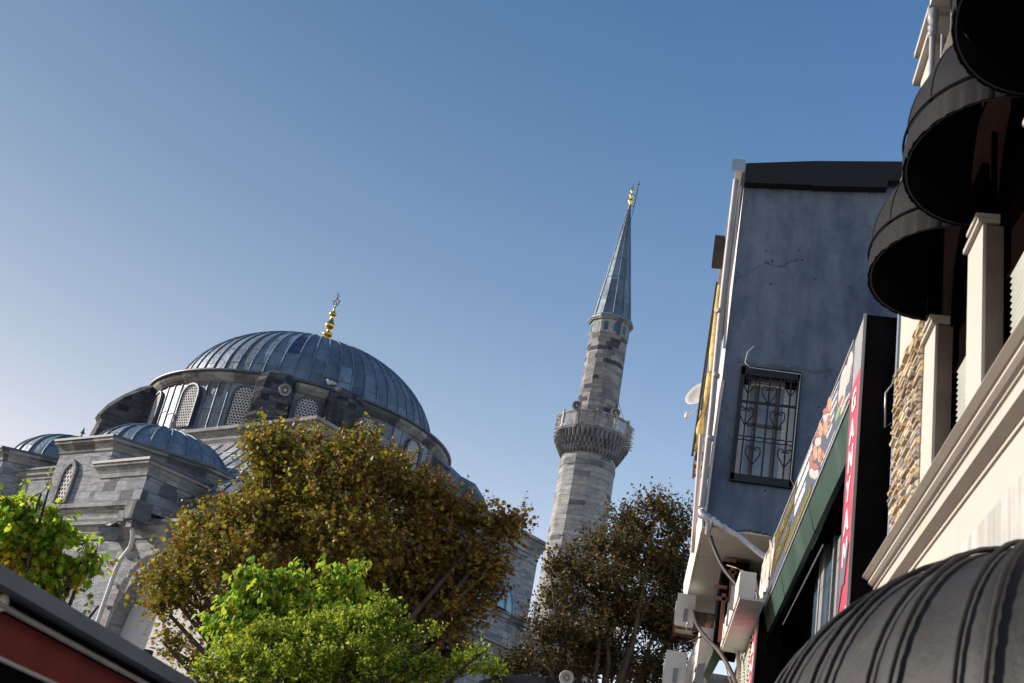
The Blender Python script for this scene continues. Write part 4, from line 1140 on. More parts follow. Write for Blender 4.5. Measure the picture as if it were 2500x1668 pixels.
rnd = random.Random(3); vs = []
N = 70
for i in range(N):
    x = -.03 + 3.0 * i / (N - 1); vs += [(x, YB - .005, 6.56 + rnd.uniform(-.015, .02)), (x, YB - .03 - rnd.uniform(0, .015), 6.44 + .03 * math.sin(i * .37) + rnd.uniform(-.02, .02)), (x, YB + .06, 6.40)]
mb.add(vs, [(3 * i + k, 3 * i + 3 + k, 3 * i + 4 + k, 3 * i + 1 + k) for i in range(N - 1) for k in range(2)])
mb.build('plaster_lip', MAT['plaster'], bb)
mb = MB(); mb.tube([(-.12, YB - .05, 6.62), (.06, YB - .12, 6.55), (.28, YB - .16, 6.42), (.6, YB - .2, 6.27), (1.0, YB - .24, 6.0), (1.5, YB - .3, 5.7)], .055, 8)
for q in ((.02, 6.57), (.12, 6.52), (.2, 6.47), (.34, 6.4)): mb.lathe((q[0], YB - .13, q[1]), [(.05, -.05), (.075, -.02), (.075, .03), (.05, .05)], 8, axis=(1, 0, -.5))
mb.build('waste_pipe', plain('peeling_white_pipe', (.48, .48, .50), .7, 0, .3, 6, .3, dirt=(.12, .1, .1)), bb)
# roof edge
mb = MB(); f0, f1 = 14.02, 14.1
mb.slab([(0.0, YB - .22, 13.95), (1.42, YB - .22, 14.03), (1.42, YB - .22, 14.64), (0.0, YB - .22, 14.44)], (0, .2, 0))
mb.slab([(1.42, YB - .22, 14.01), (2.92, YB - .22, 14.13), (2.92, YB - .22, 14.78), (1.42, YB - .22, 14.64)], (0, .2, 0))
mb.slab([(2.92, YB - .22, 14.30), (3.6, YB - .22, 14.36), (3.6, YB - .22, 14.84), (2.92, YB - .22, 14.78)], (0, .2, 0))
mb.build('roof_fascia', plain('bitumen_fascia', (.004, .004, .006), .8, 0, .3, 2, .2), bb)
mb = MB(); mb.quad((-.1, YB - .1, 14.5), (3.6, YB - .1, 14.86), (3.6, 30, 14.86), (-.2, 30, 14.5)); mb.build('roof_sheet', MAT['darklead'], bb)
mb = MB()                                # gutter along the eave, seen end on, and its box
mb.slab([(-.30, YB - .26, 14.22), (-.02, YB - .26, 14.22), (-.02, YB - .26, 14.5), (-.30, YB - .26, 14.5)], (0, .06, 0))
for k in range(9):
    y0 = YB - .2 + k * .60; xa = -.20 - .022 * k; xb = -.20 - .022 * (k + 1)
    mb.slab([(xa + .13, y0, 14.25), (xa, y0, 14.25), (xb, y0 + .57, 14.25), (xb + .13, y0 + .57, 14.25)], (0, 0, .12))
mb.build('gutter', MAT['alu'], bb)
mb = MB(); mb.tube([AY(1797, 440, YB - .12), AY(1776, 620, YB - .12), AY(1757, 790, YB - .12), AY(1738, 1000, YB - .12), AY(1712, 1238, YB - .12)], .062, 10)
for q in ((1757, 760), (1748, 918), (1733, 1070)): p = AY(q[0], q[1], YB - .12); mb.lathe(p, [(.062, -.05), (.075, -.04), (.075, .04), (.062, .05)], 10)
mb.build('downpipe', plain('grey_plastic_pipe', (.25, .235, .25), .5, 0, .2, 3, .1, dirt=(.3, .24, .22)), bb)
mb = MB(); mb.tube([AY(1808, 455, YB - .1), AY(1785, 660, YB - .1), AY(1779, 700, YB - .1), AY(1768, 850, YB - .1)], .028, 8); mb.tube([AY(1765, 930, YB - .1), AY(1742, 1090, YB - .1), AY(1722, 1250, YB - .1)], .03, 8)
mb.tube([AY(1712, 1060, YB - .0), AY(1690, 1350, YB + .6)], .045, 8)
mb.build('thin_pipe', plain('pinkish_pipe', (.46, .40, .39), .5, 0, .1, 3, .1), bb)
mb = MB(); p = AY(1712, 1248, YB - .1)
mb.tube([p, p + V3((.03, -.03, -.08)), p + V3((.12, -.06, -.12)), p + V3((.17, -.05, -.2)), p + V3((.16, .03, -.42))], [.075, .09, .085, .07, .05], 8); mb.build('pipe_elbow', MAT['alu'], bb)
# the barred window
wn = MB(); y = YB + .2
wn.box(wx0, wx1, y, y + .05, wz0, wz0 + .08); wn.box(wx0, wx1, y, y + .05, wz1 - .22, wz1); wn.box(wx0, wx0 + .2, y, y + .05, wz0, wz1); wn.box(wx1 - .24, wx1, y, y + .05, wz0, wz1)
wf = wn.build('window_frame', plain('pale_window_frame', (.66, .68, .72), .6, 0, .1, 3, .1), bb)
wn = MB(); y = YB + .215
wn.box(.68, .72, y - .03, y + .02, wz0 + .08, wz1 - .22); wn.box(1.08, 1.12, y - .03, y + .02, wz0 + .08, wz1 - .22); wn.box(wx0 + .2, wx1 - .24, y - .03, y + .02, 8.62, 8.68); sub('sash', wn, plain('brown_sash', (.12, .09, .09), .6, 0, .2, 3, .1), wf)
wn = MB(); wn.box(wx0 + .2, wx1 - .24, y + .01, y + .02, wz0 + .08, wz1 - .22); sub('pane', wn, plain('curtained_glass', (.26, .32, .40), .3, 0, .25, 1.5, 0), wf)
wn = MB(); yg = YB - .07
def gb(x0, z0, x1, z1, r=.019): wn.tube([(x0, yg, z0), (x1, yg, z1)], r, 6)
gx0, gx1, gz0, gz1 = .36, 1.50, 7.38, 9.74
for a in ((gx0 - .02, gx0 + .07, gz0, gz1), (gx1 - .05, gx1 + .02, gz0, gz1)): wn.box(a[0], a[1], yg - .03, yg + .1, a[2], a[3])
wn.box(gx0, gx1, yg - .03, yg + .1, gz0 - .02, gz0 + .13); wn.box(gx0, gx1, yg - .03, yg + .1, gz1 - .17, gz1 + .02)
wn.box(gx0, gx1, yg - .015, yg + .015, 8.98, 9.03)
gb(gx0, 9.42, gx1, 9.42, .009)
xs_ = [gx0 + .17 + k * .2 for k in range(5)]
for x in xs_: gb(x, gz0, x, gz1)
for k in range(6):                       # chain of flattened rings across the bars
    cx = gx0 + .07 + k * .2; a_ = .1 if k < 5 else .09
    wn.tube([(cx + a_ * math.cos(q * math.pi / 8), yg, 8.25 + .045 * math.sin(q * math.pi / 8)) for q in range(17)], .013, 5, False)
def heart(cx, zt, s=1.0):
    for sg in (-1, 1):
        pts = [(0, -.28)] + [(.05 * sg * 1.0, -.2), (.12 * sg, -.08)] + [(.125 * sg, 0), (.10 * sg, .05), (.06 * sg, .06), (.025 * sg, .03), (.03 * sg, -.005), (.055 * sg, -.01), (.065 * sg, .015)]
        wn.tube([(cx + a * s, yg - .01, zt + b * s) for a, b in pts], .013, 5, False)
for k, zt in ((0, 9.48), (2, 9.30), (4, 9.52), (0, 8.82), (3, 8.80), (1, 8.02), (4, 8.05)): heart(xs_[k], zt, 1.1)
wn.build('window_grille', MAT['iron'], bb)
mb = MB()                                # chipped plaster ridge over the window
rnd = random.Random(12); vs = []
for i in range(24):
    x = .3 + i * .075; z = 9.86 + .03 * math.sin(i * .9) + rnd.uniform(-.02, .02); vs += [(x, YB + .01, z + .09), (x, YB - .05 - rnd.uniform(0, .03), z + .02), (x, YB + .01, z - .04)]
mb.add(vs, [(3 * i + k, 3 * i + 1 + k, 3 * i + 4 + k, 3 * i + 3 + k) for i in range(23) for k in range(2)], True); mb.build('plaster_ridge', MAT['plaster'], bb)
mb = MB(); mb.tube([AY(1841, 845, YB - .06), AY(1825, 860, YB - .1), AY(1819, 885, YB - .08), AY(1830, 897, YB - .1), AY(1955, 914, YB - .14), AY(1950, 960, YB - .14), AY(1930, 1170, YB - .14), AY(1945, 1200, YB - .1)], .007, 5)
tag(recentre(mb.build('white_wire', MAT['white'])), 'thin white wire looping over the top of the barred window', 'wire')
# lower storeys under the overhang
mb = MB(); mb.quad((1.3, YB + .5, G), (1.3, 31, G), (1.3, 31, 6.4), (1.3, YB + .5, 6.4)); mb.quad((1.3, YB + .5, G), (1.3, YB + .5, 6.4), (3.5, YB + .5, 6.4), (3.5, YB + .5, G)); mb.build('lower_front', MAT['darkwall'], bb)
mb = MB(); n_ = 26
for k in range(n_):
    z0 = 2.7 + k * (4.75 - 2.7) / n_; dz = (4.75 - 2.7) / n_
    mb.add([(1.02, 20.5, z0), (1.02, 29, z0), (.97, 29, z0 + dz * .5), (.97, 20.5, z0 + dz * .5), (1.02, 20.5, z0 + dz), (1.02, 29, z0 + dz)], [(0, 1, 2, 3), (3, 2, 5, 4)], True)
mb.build('corrugated_cladding', plain('pale_corrugated', (.42, .44, .38), .5, .2, .12, 2, .1), bb)
# cream box beam under the soffit
mb = MB(); zb = 4.5
mb.hexa([(.60, 17.4), (.86, 17.4), (.80, 23.0), (.54, 23.0)], zb - .02, zb + .34)
bm = thing('sign_cabinet', 'long cream metal sign cabinet hanging under the overhang beside the black cable', 'sign cabinet', (.7, 20, 4.4))
mb = MB(); q = [AZ(1806, 1397, 4.8), AZ(1848, 1404, 4.8), AZ(1797, 1578, 4.4), AZ(1762, 1570, 4.4)]
mb = MB()
ya, yb2 = 18.0, 22.2
mb.slab([(.61, ya, 4.40), (.61, ya, 4.80), (.53, yb2, 4.80), (.53, yb2, 4.40)], (.25, 0, 0))
mb.build('cabinet_body', MAT['soffit'], bm)
mb = MB(); mb.slab([(.64, ya - .01, 4.36), (1.02, ya - .01, 4.36), (.96, yb2, 4.36), (.56, yb2, 4.36)], (0, 0, .04)); mb.build('diffuser_tray', MAT['whitepaint'], bm)
for yy in (19.0, 20.2, 21.4):
    mb = MB(); mb.box(.53, .9, yy, yy + .015, 4.395, 4.812); mb.build('seam', MAT['greypaint'], bm)
# rusty brackets
for k, (qa, qb, lab) in enumerate((((1790, 1385), (1779, 1512), 'short rusty iron bracket hanging from the overhang in front of the cream cabinet'), ((1768, 1450), (1757, 1568), 'long rusty iron strut left of the cream cabinet under the overhang'))):
    A, B = AY(*qa, 21.6), AY(*qb, 21.6)
    mb = MB(); mb.obox((A + B) / 2, (.035, 0, 0), (0, .03, 0), (B - A) / 2); mb.obox(A + V3((-.06, 0, -.1)), (.13, 0, 0), (0, .03, 0), (0, 0, .03)); mb.obox(A + V3((-.08, .0, .12)), (.12, 0, 0), (0, .03, 0), (0, 0, .028))
    tag(recentre(mb.build('iron_bracket', MAT['rust'])), lab, 'bracket')
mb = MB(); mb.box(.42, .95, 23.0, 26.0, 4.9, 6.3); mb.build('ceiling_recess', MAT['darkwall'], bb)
MAT['darkhose'] = plain('dark_hose', (.035, .022, .022), .6, 0, .3, 4, .1)
# cables
def cable(name, pts, r, mat, label, cat='cable'):
    # smooth catmull
    P = [V3(p) for p in pts]; out = []
    for i in range(len(P) - 1):
        p0, p1, p2, p3 = P[max(0, i - 1)], P[i], P[i + 1], P[min(len(P) - 1, i + 2)]
        for t in np.linspace(0, 1, 7)[:-1]: out.append(.5 * ((2 * p1) + (-p0 + p2) * t + (2 * p0 - 5 * p1 + 4 * p2 - p3) * t * t + (-p0 + 3 * p1 - 3 * p2 + p3) * t ** 3))
    out.append(P[-1]); mb = MB(); mb.tube(out, r, 7); return tag(recentre(mb.build(name, mat)), label, cat)
cable('black_cable', [AY(1735, 1312, YB), AY(1742, 1335, 21), AY(1765, 1385, 20.6), AY(1800, 1430, 20.2), AY(1832, 1470, 20), AY(1852, 1505, 20)], .04, MAT['iron'], 'thick black cable swooping from the corner of the soffit to the end of the fascia')
cable('drain_hose', [AY(1683, 1468, 27.8), AY(1690, 1485, 26), AY(1700, 1522, 24), AY(1722, 1555, 23), AY(1755, 1590, 22), AY(1780, 1630, 21.5), AY(1798, 1672, 21)], .042, MAT['darkhose'], 'dark brown hose dropping from the far corner of the soffit')
cable('thin_cable', [AY(1655, 1668, 24), AY(1656, 1580, 24), AY(1690, 1565, 24), AY(1722, 1549, 23)], .018, MAT['iron'], 'thin black cable crossing in front of the lowest air conditioner')
for k, (x0, x1, m) in enumerate(((1838, 1850, 'white'), (1842, 1856, 'alu'), (1835, 1858, 'rust'))):
    cable('thin_wire', [AY(x0, 1400, 19.8), AY(x0 + 6, 1430, 19.7), AY(x1, 1480, 19.8)], .012, MAT[m], ('white', 'grey', 'orange brown')[k] + ' wire in the loose bundle by the far end of the fascia sign', 'wire')
cable('thin_wire', [AY(1775, 1380, 21.0), AY(1800, 1388, 20.8), AY(1820, 1397, 20.5), AY(1838, 1400, 20)], .010, plain('yellow_wire', (.35, .28, .12), .6), 'yellowish wire sagging under the overhang to the wire bundle', 'wire')
# ------------------------------------------------------------------ things on the street front of the blue grey building
def ac_unit(label, c, s=1.0, yaw=0.0):
    t = thing('air_conditioner', label, 'air conditioner', c, 'air conditioners on the street front')
    t.rotation_euler = (0, 0, yaw)
    W_, D_, H_ = .32 * s, .80 * s, .56 * s
    def L(x, y, z): return V3(c) + V3((x, y, z))
    mb = MB(); mb.box(c[0] - W_ / 2, c[0] + W_ / 2, c[1] - D_ / 2, c[1] + D_ / 2, c[2], c[2] + H_)
    b_ = mb.build('casing', plain('aged_white_casing', (.56, .55, .52), .55, 0, .1, 3, .1, dirt=(.38, .34, .3)), t)
    mb = MB(); mb.lathe(L(-W_ / 2 - .005, -.08 * s, H_ * .5), [(.2 * s, 0), (.2 * s, .02), (.17 * s, .02), (.17 * s, .005)], 20, axis=(-1, 0, 0))
    for k in range(4): mb.lathe(L(-W_ / 2 - .008, -.08 * s, H_ * .5), [((.04 + .035 * k) * s, 0), ((.047 + .035 * k) * s, .01), ((.04 + .035 * k) * s, .012)], 16, axis=(-1, 0, 0))
    mb.build('fan_grille', MAT['greypaint'], t)
    mb = MB(); mb.box(c[0] - .03, c[0] + .06, c[1] - D_ / 2 - .012, c[1] - D_ / 2, c[2] + .08 * s, c[2] + .3 * s); mb.build('service_cover', MAT['greypaint'], t)
    mb = MB()
    for yy in (-D_ * .35, D_ * .35): mb.box(c[0] - W_ / 2, c[0] + W_ / 2 + .1, c[1] + yy - .02, c[1] + yy + .02, c[2] - .05, c[2] - .005)
    mb.box(c[0] - W_ / 2 - .02, c[0] - W_ / 2 + .02, c[1] - D_ / 2, c[1] + D_ / 2, c[2] - .06, c[2] - .005); mb.build('bracket', MAT['rust'], t)
    mb = MB(); mb.tube([L(.08, -D_ / 2 - .02, .1), L(.05, -D_ / 2 - .06, -.05), L(.12, -D_ / 2 - .02, -.12), L(.2, -D_ / 2 + .05, .0)], .012, 5); mb.build('hose', MAT['alu'], t)
    return t
p = AY(1668, 1540, 26.0); ac_unit('white air conditioner with a stained casing below the white soffit corner', p, 1.25, 0)
p = AY(1642, 1690, 24.5); ac_unit('lowest white air conditioner, standing at the bottom edge of the view', p, 1.3, 0)
p = AY(1712, 1150, 23.0); ac_unit('weathered air conditioner high on the street front just left of the downpipe', p, .95, 0)
# satellite dish
c = AY(1712, 962, 23.4)
ds = thing('satellite_dish', 'pale grey satellite dish poking out left of the tall building', 'satellite dish', c)
dv = V3((-.55, -.72, .42)); dv /= np.linalg.norm(dv)
mb = MB(); mb.lathe(c, [(.01, -.07), (.16, -.055), (.28, -.02), (.36, .03), (.375, .035), (.36, .045), (.28, -.005), (.16, -.04), (.01, -.055)], 28, axis=dv); mb.build('dish', plain('dish_grey', (.40, .40, .38), .5, 0, .1, 2, .05), ds)
l0 = c + V3((-.02, 0, -.33)); l1 = AY(1677, 1012, 23.0)
mb = MB(); mb.tube([l0, l0 + (l1 - l0) * .5 + V3((0, 0, -.05)), l1 + V3((.02, 0, -.06)), l1], .014, 6); mb.build('arm', MAT['hornwhite'], ds)
mb = MB(); mb.lathe(l1, [(.03, -.03), (.05, 0), (.05, .05), (.035, .1), (.03, .12)], 10, axis=V3((.2, .5, .2))); mb.lathe(l1 + V3((0, 0, .01)), [(.04, -.09), (.045, -.02)], 8, axis=(0, 0, 1)); mb.build('receiver', MAT['white'], ds)
mb = MB(); mb.tube([c - dv * .04, c + V3((.25, .1, -.1))], .02, 6); mb.build('wall_mount', MAT['iron'], ds)
# chimney box and folded yellow awning with its dark arms
A = AY(1752, 612, 24.0)
mb = MB(); mb.box(A[0] - .1, A[0] + .15, 24.0, 24.3, A[2] - .32, A[2] + .42); mb.lathe((A[0] + .1, 24.2, A[2] + .4), [(.08, 0), (.08, .0), (.06, .02)], 8)
cbx = mb.build('chimney_box', plain('dark_brown_metal', (.03, .018, .016), .7, 0, .3, 3, .2), bb)
aw = thing('folded_awning', 'folded yellow awning hanging in dark metal arms along the street front', 'awning', AY(1735, 900, 23))
mb = MB(); mb.tube([AY(1756, 700, 25.5), AY(1750, 760, 24.8), AY(1742, 850, 24), AY(1736, 910, 23.5)], [.06, .1, .1, .05], 8); 
mb.tube([AY(1733, 915, 23.2), AY(1728, 960, 23), AY(1716, 1010, 22.8), AY(1708, 1050, 22.5), AY(1697, 1100, 22.4)], [.07, .09, .06, .085, .04], 7); mb.build('yellow_fabric', plain('yellow_canvas', (.50, .36, .12), .8, 0, .3, 5, .4), aw)
mb = MB()
for qa, qb, r_ in (((1750, 690), (1690, 1112), .03), ((1746, 850), (1700, 1122), .035), ((1742, 760), (1712, 1000), .02)):
    mb.tube([AY(*qa, 24.6), AY(*qb, 22.2)], r_, 6)
mb.build('arms', MAT['iron'], aw)
mb = MB(); mb.slab([AY(1742, 930, 23), AY(1752, 930, 23), AY(1706, 1130, 22.3), AY(1698, 1120, 22.3)], (0, .1, 0)); mb.build('side_plate', MAT['greypaint'], aw)
# ================================================================== FARTHER SHOPFRONTS AT THE BOTTOM
fb = thing('far_shop_row', 'cluttered far shopfronts with white frames and a brick red sign under the overhang', 'building', (1.2, 36, G))
mb = MB(); mb.hexa([(-.55, 30.5), (3.5, 30.5), (3.5, 44), (-1.1, 44)], G, 5.4); mb.build('facade', MAT['whitepaint'], fb)
mb = MB(); mb.hexa([(.15, 24.8), (.45, 24.8), (.2, 30.3), (-.1, 30.3)], 4.3, 5.3); mb.build('white_frame', MAT['whitepaint'], fb)
mb = MB(); p0 = [AY(1722, 1520, 25), AY(1738, 1520, 25), AY(1712, 1640, 25), AY(1695, 1640, 25)]; mb.slab(p0, (0, .08, 0)); mb.build('brick_red_sign', plain('flaking_red_sign', (.42, .17, .11), .8, 0, .45, 9, .3, dirt=(.1, .06, .08)), fb)
mb = MB(); mb.slab([AY(1745, 1515, 24.5), AY(1752, 1515, 24.5), AY(1722, 1668, 24.5), AY(1712, 1668, 24.5)], (0, .08, 0)); mb.slab([AY(1690, 1600, 25), AY(1694, 1600, 25), AY(1684, 1690, 25), AY(1678, 1690, 25)], (0, .08, 0)); mb.build('white_post', MAT['whitepaint'], fb)
mb = MB(); mb.slab([AY(1756, 1560, 23.5), AY(1768, 1590, 23.5), AY(1728, 1665, 22.5), AY(1716, 1648, 22.5)], (.0, .1, 0)); mb.build('green_awning_edge', MAT['green'], fb)
mb = MB(); mb.slab([AY(1728, 1500, 25.5), AY(1755, 1510, 25.5), AY(1750, 1560, 25.5), AY(1722, 1555, 25.5)], (0, .1, 0))
for k in range(4): mb.tube([AY(1727 + k * 2, 1530 + k * 9, 25.3), AY(1752, 1522 + k * 9, 25.3)], .04, 6)
mb.build('vent_stack', plain('vent_rust', (.18, .12, .09), .8, 0, .5, 6, .4), fb)
mb = MB(); mb.slab([AY(1704, 1622, 23.2), AY(1722, 1618, 23.2), AY(1716, 1690, 23.2), AY(1690, 1690, 23.2)], (0, .3, 0)); mb.build('grey_box', MAT['greypaint'], fb)
cable('white_conduit', [AY(1800, 1668, 22), AY(1803, 1620, 22), AY(1800, 1590, 22), AY(1799, 1578, 22)], .04, plain('pinkish_conduit', (.5, .42, .4), .6), 'pinkish white conduit rising beside the corrugated cladding', 'conduit')
cable('thin_wire', [AY(1760, 1580, 22), AY(1768, 1610, 22), AY(1778, 1650, 22), AY(1790, 1680, 22)], .012, plain('tan_wire', (.3, .26, .16), .6), 'tan wire hanging down below the cream sign cabinet', 'wire')
# ================================================================== RED AWNING AT THE LOWER LEFT
ra = thing('red_awning', 'dark red shop awning with grey metal bars filling the lower left corner', 'awning', (-3.0, 4.5, G))
def bar(x, z, w_, h_, y0=-1.0, y1=7.2):
    return (x - w_ / 2, x + w_ / 2, y0, y1, z - h_ / 2, z + h_ / 2)
mb = MB(); mb.box(-2.56, -2.46, 1.0, 9.5, .60, .66); mb.build('front_rail', plain('blue_grey_rail', (.07, .10, .15), .5, .2, .25, 3, .1), ra)
mb = MB(); mb.slab([(-2.56, 1.0, .66), (-2.56, 9.5, .66), (-4.4, 9.5, 1.1), (-4.4, 1.0, 1.1)], (0, 0, .01)); mb.build('canopy', plain('deep_red_canvas', (.12, .008, .008), .8, 0, .3, 1.5, .2), ra)
mb = MB(); mb.box(-2.585, -2.565, 1.0, 9.5, .548, .63); mb.build('black_valance', MAT['blackin'], ra)
mb = MB(); mb.tube([(-2.54, 1.0, .557), (-2.54, 9.5, .557)], .013, 8); mb.build('upper_bar', MAT['greypaint'], ra)
mb = MB(); mb.box(-2.63, -2.60, 1.0, 9.5, .405, .585); mb.build('red_valance', plain('red_canvas', (.10, .006, .007), .8, 0, .35, 2.5, .2), ra)
mb = MB(); mb.tube([(-2.585, 1.0, .395), (-2.585, 9.5, .395)], .011, 8); mb.build('lower_bar', MAT['alu'], ra)
mb = MB(); mb.box(-2.665, -2.635, 1.0, 9.5, .05, .43); mb.build('dark_curtain', MAT['blackin'], ra)
mb = MB(); q = AX(4, 1466, -2.55); mb.lathe(q, [(.0, -.02), (.03, -.015), (.035, .0), (.03, .015), (.0, .02)], 12, axis=(1, 0, 0)); mb.build('end_knob', MAT['hornwhite'], ra)
mb = MB()
for yy in (1.2, 5.2, 9.3):
    for xx, zz in ((-2.7, .6), (-4.37, 1.1)):
        mb = MB(); mb.box(xx - .03, xx + .03, yy - .03, yy + .03, G, zz); mb.build('post', MAT['iron'], ra)
for ob_ in [q for q in bpy.data.objects if q.parent == ra and q.name.split('.')[0] != 'post']:
    for v_ in ob_.data.vertices: v_.co.z -= .041 * (v_.co.y + 4.5 - 3.9)
# ================================================================== LOW WALL AND HORN SPEAKERS
mb = MB(); pts = [AY(1170, 1662, 24), AY(1240, 1648, 24), AY(1300, 1650, 24), AY(1400, 1664, 24), AY(1500, 1676, 24)]
vs = []
for p_ in pts: vs += [(p_[0], 24, G), (p_[0], 24, p_[2]), (p_[0], 24.9, p_[2] + .05), (p_[0], 24.9, G)]
vs[0] = (vs[0][0], 24, G)
mb.add(vs, [(4 * i + k, 4 * i + 4 + k, 4 * i + 5 + k, 4 * i + 1 + k) for i in range(4) for k in range(3)]); mb.add(vs[:4], [(0, 1, 2, 3)]); mb.add(vs[-4:], [(3, 2, 1, 0)])
tag(recentre(mb.build('courtyard_wall', MAT['oldstone'])), 'rough brown stone courtyard wall peeping over the bottom edge of the view', 'wall')
def horn(label, c, d, s, mat='hornwhite', group=None, back=.5):
    t = thing('horn_speaker', label, 'loudspeaker', c, group)
    d = V3(d); d = d / np.linalg.norm(d)
    mb = MB(); mb.lathe(V3(c) - d * .9 * s, [(.12 * s, 0), (.14 * s, .1 * s), (.2 * s, .35 * s), (.36 * s, .7 * s), (.52 * s, .88 * s), (.56 * s, .9 * s), (.53 * s, .91 * s), (.34 * s, .68 * s), (.16 * s, .4 * s)], 22, axis=d); mb.build('bell', MAT[mat], t)
    mb = MB(); mb.lathe(V3(c) - d * .55 * s, [(.17 * s, 0), (.17 * s, .2 * s), (.12 * s, .32 * s), (.02 * s, .36 * s)], 14, axis=d); mb.build('centre_cone', MAT['hornwhite'], t)
    mb = MB(); mb.lathe(V3(c) - d * 1.35 * s, [(.1 * s, 0), (.17 * s, .05 * s), (.17 * s, .4 * s), (.12 * s, .46 * s)], 12, axis=d); mb.build('driver', MAT['greypaint'], t)
    mb = MB(); mb.tube([V3(c) - d * 1.0 * s, V3(c) - d * 1.0 * s + V3((0, .1 * s, -back))], .03 * s + .01, 6); mb.build('mounting_bracket', MAT['iron'], t)
    return t
p = AY(1383, 1655, 23.8); horn('cream horn loudspeaker on the low brown wall at the bottom edge', p, (.05, -1, -.12), .26, back=.4)
HG = 'horn loudspeakers on the mosque'
p = polar(-46.5, 10.4, 19.15); horn('grey horn loudspeaker fixed on the dark drum buttress in the middle of the dome', p, tuple(np.array([0, 0, 0]) - np.array([p[0], p[1], p[2] * .6])), .55, 'greypaint', HG)
p = AD(310, 1003, 64); horn('grey horn loudspeaker on the leftmost drum buttress', p, (.35, -1, -.3), .55, 'greypaint', HG)
for px, py, dd, lab in ((1408, 990, 53.3, 'dark horn loudspeaker on the left of the minaret balcony'), (1503, 1008, 53.4, 'dark horn loudspeaker on the right of the minaret balcony')):
    p = AD(px, py, dd * MK); horn(lab, p, (.15 if px < 1450 else .1, -1, -.35), .32, 'greypaint', 'horn loudspeakers on the minaret', back=.5)
cable('stay_cable', [AD(1508, 975, 41.4), AD(1515, 1000, 41.2), AD(1523, 1025, 41)], .012, MAT['alu'], 'thin pale cable running from the minaret shaft to its balcony')
# birds
def bird(name, label, c, s, body, wing, face=1):
    t = thing(name, label, 'bird', c)
    mb = MB(); f = face
    path = [(-.26, .10), (-.16, .13), (0, .15), (.12, .17), (.18, .24), (.22, .30), (.27, .29), (.31, .275)]
    rs = [.02, .06, .09, .085, .05, .05, .035, .008]
    side = V3((math.cos(rad(-20)), math.sin(rad(-20)), 0))
    mb.tube([V3(c) + side * a * s * f + V3((0, 0, b * s)) for a, b in path], [r * s for r in rs], 8); mb.build('body', body, t)
    mb = MB()
    for sg in (-1, 1):
        nrm = np.cross(side, (0, 0, 1)) * sg
        mb.slab([V3(c) + side * .12 * s * f + nrm * .08 * s + V3((0, 0, .2 * s)), V3(c) + side * -.05 * s * f + nrm * .095 * s + V3((0, 0, .22 * s)), V3(c) + side * -.34 * s * f + nrm * .04 * s + V3((0, 0, .10 * s)), V3(c) + side * -.02 * s * f + nrm * .1 * s + V3((0, 0, .08 * s))], nrm * .01 * s)
    mb.build('wing', wing, t)
    mb = MB()
    for sg in (-.03, .03): mb.tube([V3(c) + V3((0, sg * s, .08 * s)), V3(c) + V3((0, sg * s, 0))], .008 * s, 5)
    mb.build('leg', MAT['rust'], t)
    return t
p = polar(-33.5, 8.1, 20.72)
bird('gull', 'white seagull standing on the rim of the main dome', p, 1.35, plain('gull_white', (.75, .75, .75), .7, 0, .05, 3, 0), plain('gull_grey', (.35, .37, .4), .7, 0, .1, 3, 0), -1)
p = W3(11.5, -17.0, 8.85)
bird('pigeon', 'dark pigeon sitting on the stone water spout of the mosque', p, 1.0, plain('pigeon_grey', (.04, .04, .05), .6, 0, .3, 3, 0), plain('pigeon_wing', (.05, .05, .06), .6, 0, .3, 3, 0), 1)

# ================================================================== TREES
LOBED = [(0, 0), (.30, -.10), (.30, .14), (.56, .20), (.34, .40), (.46, .70), (.18, .62), (0, 1)]
OVAL = [(0, 0), (.22, .12), (.36, .38), (.30, .66), (.12, .88), (0, 1)]
def leaf_mesh(name, pos, fwd, nrm, size, col, outline, mat, parent, fold=.22):
    n = len(pos); k = len(outline)
    ol = np.array(outline)
    R_ = np.stack([ol[:, 0], ol[:, 1], np.abs(ol[:, 0]) * fold - .12 * ol[:, 1] ** 2], 1)
    L_ = R_.copy(); L_[:, 0] *= -1
    inner = L_[1:-1][::-1]
    tmpl = np.concatenate([R_, inner]); m = len(tmpl)      # base, right side, tip, left side
    fR = list(range(k)); fL = [0, k - 1] + list(range(k, m))
    fwd = fwd / np.linalg.norm(fwd, axis=1)[:, None]
    side = np.cross(fwd, nrm); side /= (np.linalg.norm(side, axis=1)[:, None] + 1e-9)
    up_ = np.cross(side, fwd)
    V = pos[:, None, :] + size[:, None, None] * (tmpl[None, :, 0:1] * side[:, None, :] + tmpl[None, :, 1:2] * fwd[:, None, :] + tmpl[None, :, 2:3] * up_[:, None, :])
    org = V3(list(parent['_org']))
    V = (V - org).reshape(-1, 3).astype(np.float32)
    lp = len(fR) + len(fL)
    loops = (np.array(fR + fL)[None, :] + (np.arange(n) * m)[:, None]).ravel().astype(np.int32)
    starts = (np.array([0, len(fR)])[None, :] + (np.arange(n) * lp)[:, None]).ravel().astype(np.int32)
    me = bpy.data.meshes.new(name)
    me.vertices.add(len(V)); me.vertices.foreach_set('co', V.ravel())
    me.loops.add(len(loops)); me.loops.foreach_set('vertex_index', loops)
    me.polygons.add(2 * n); me.polygons.foreach_set('loop_start', starts)
    me.update(calc_edges=True); me.validate()
    at = me.color_attributes.new('leaf_tone', 'BYTE_COLOR', 'POINT')
    c4 = np.ones((n, m, 4), np.float32); c4[:, :, :3] = col[:, None, :]
    at.data.foreach_set('color', c4.ravel())
    me.materials.append(mat)
    ob = bpy.data.objects.new(name, me); COL.objects.link(ob); ob.parent = parent
    return ob
BARK = plain('dark_bark', (.06, .045, .035), .9, 0, .4, 3, .6)
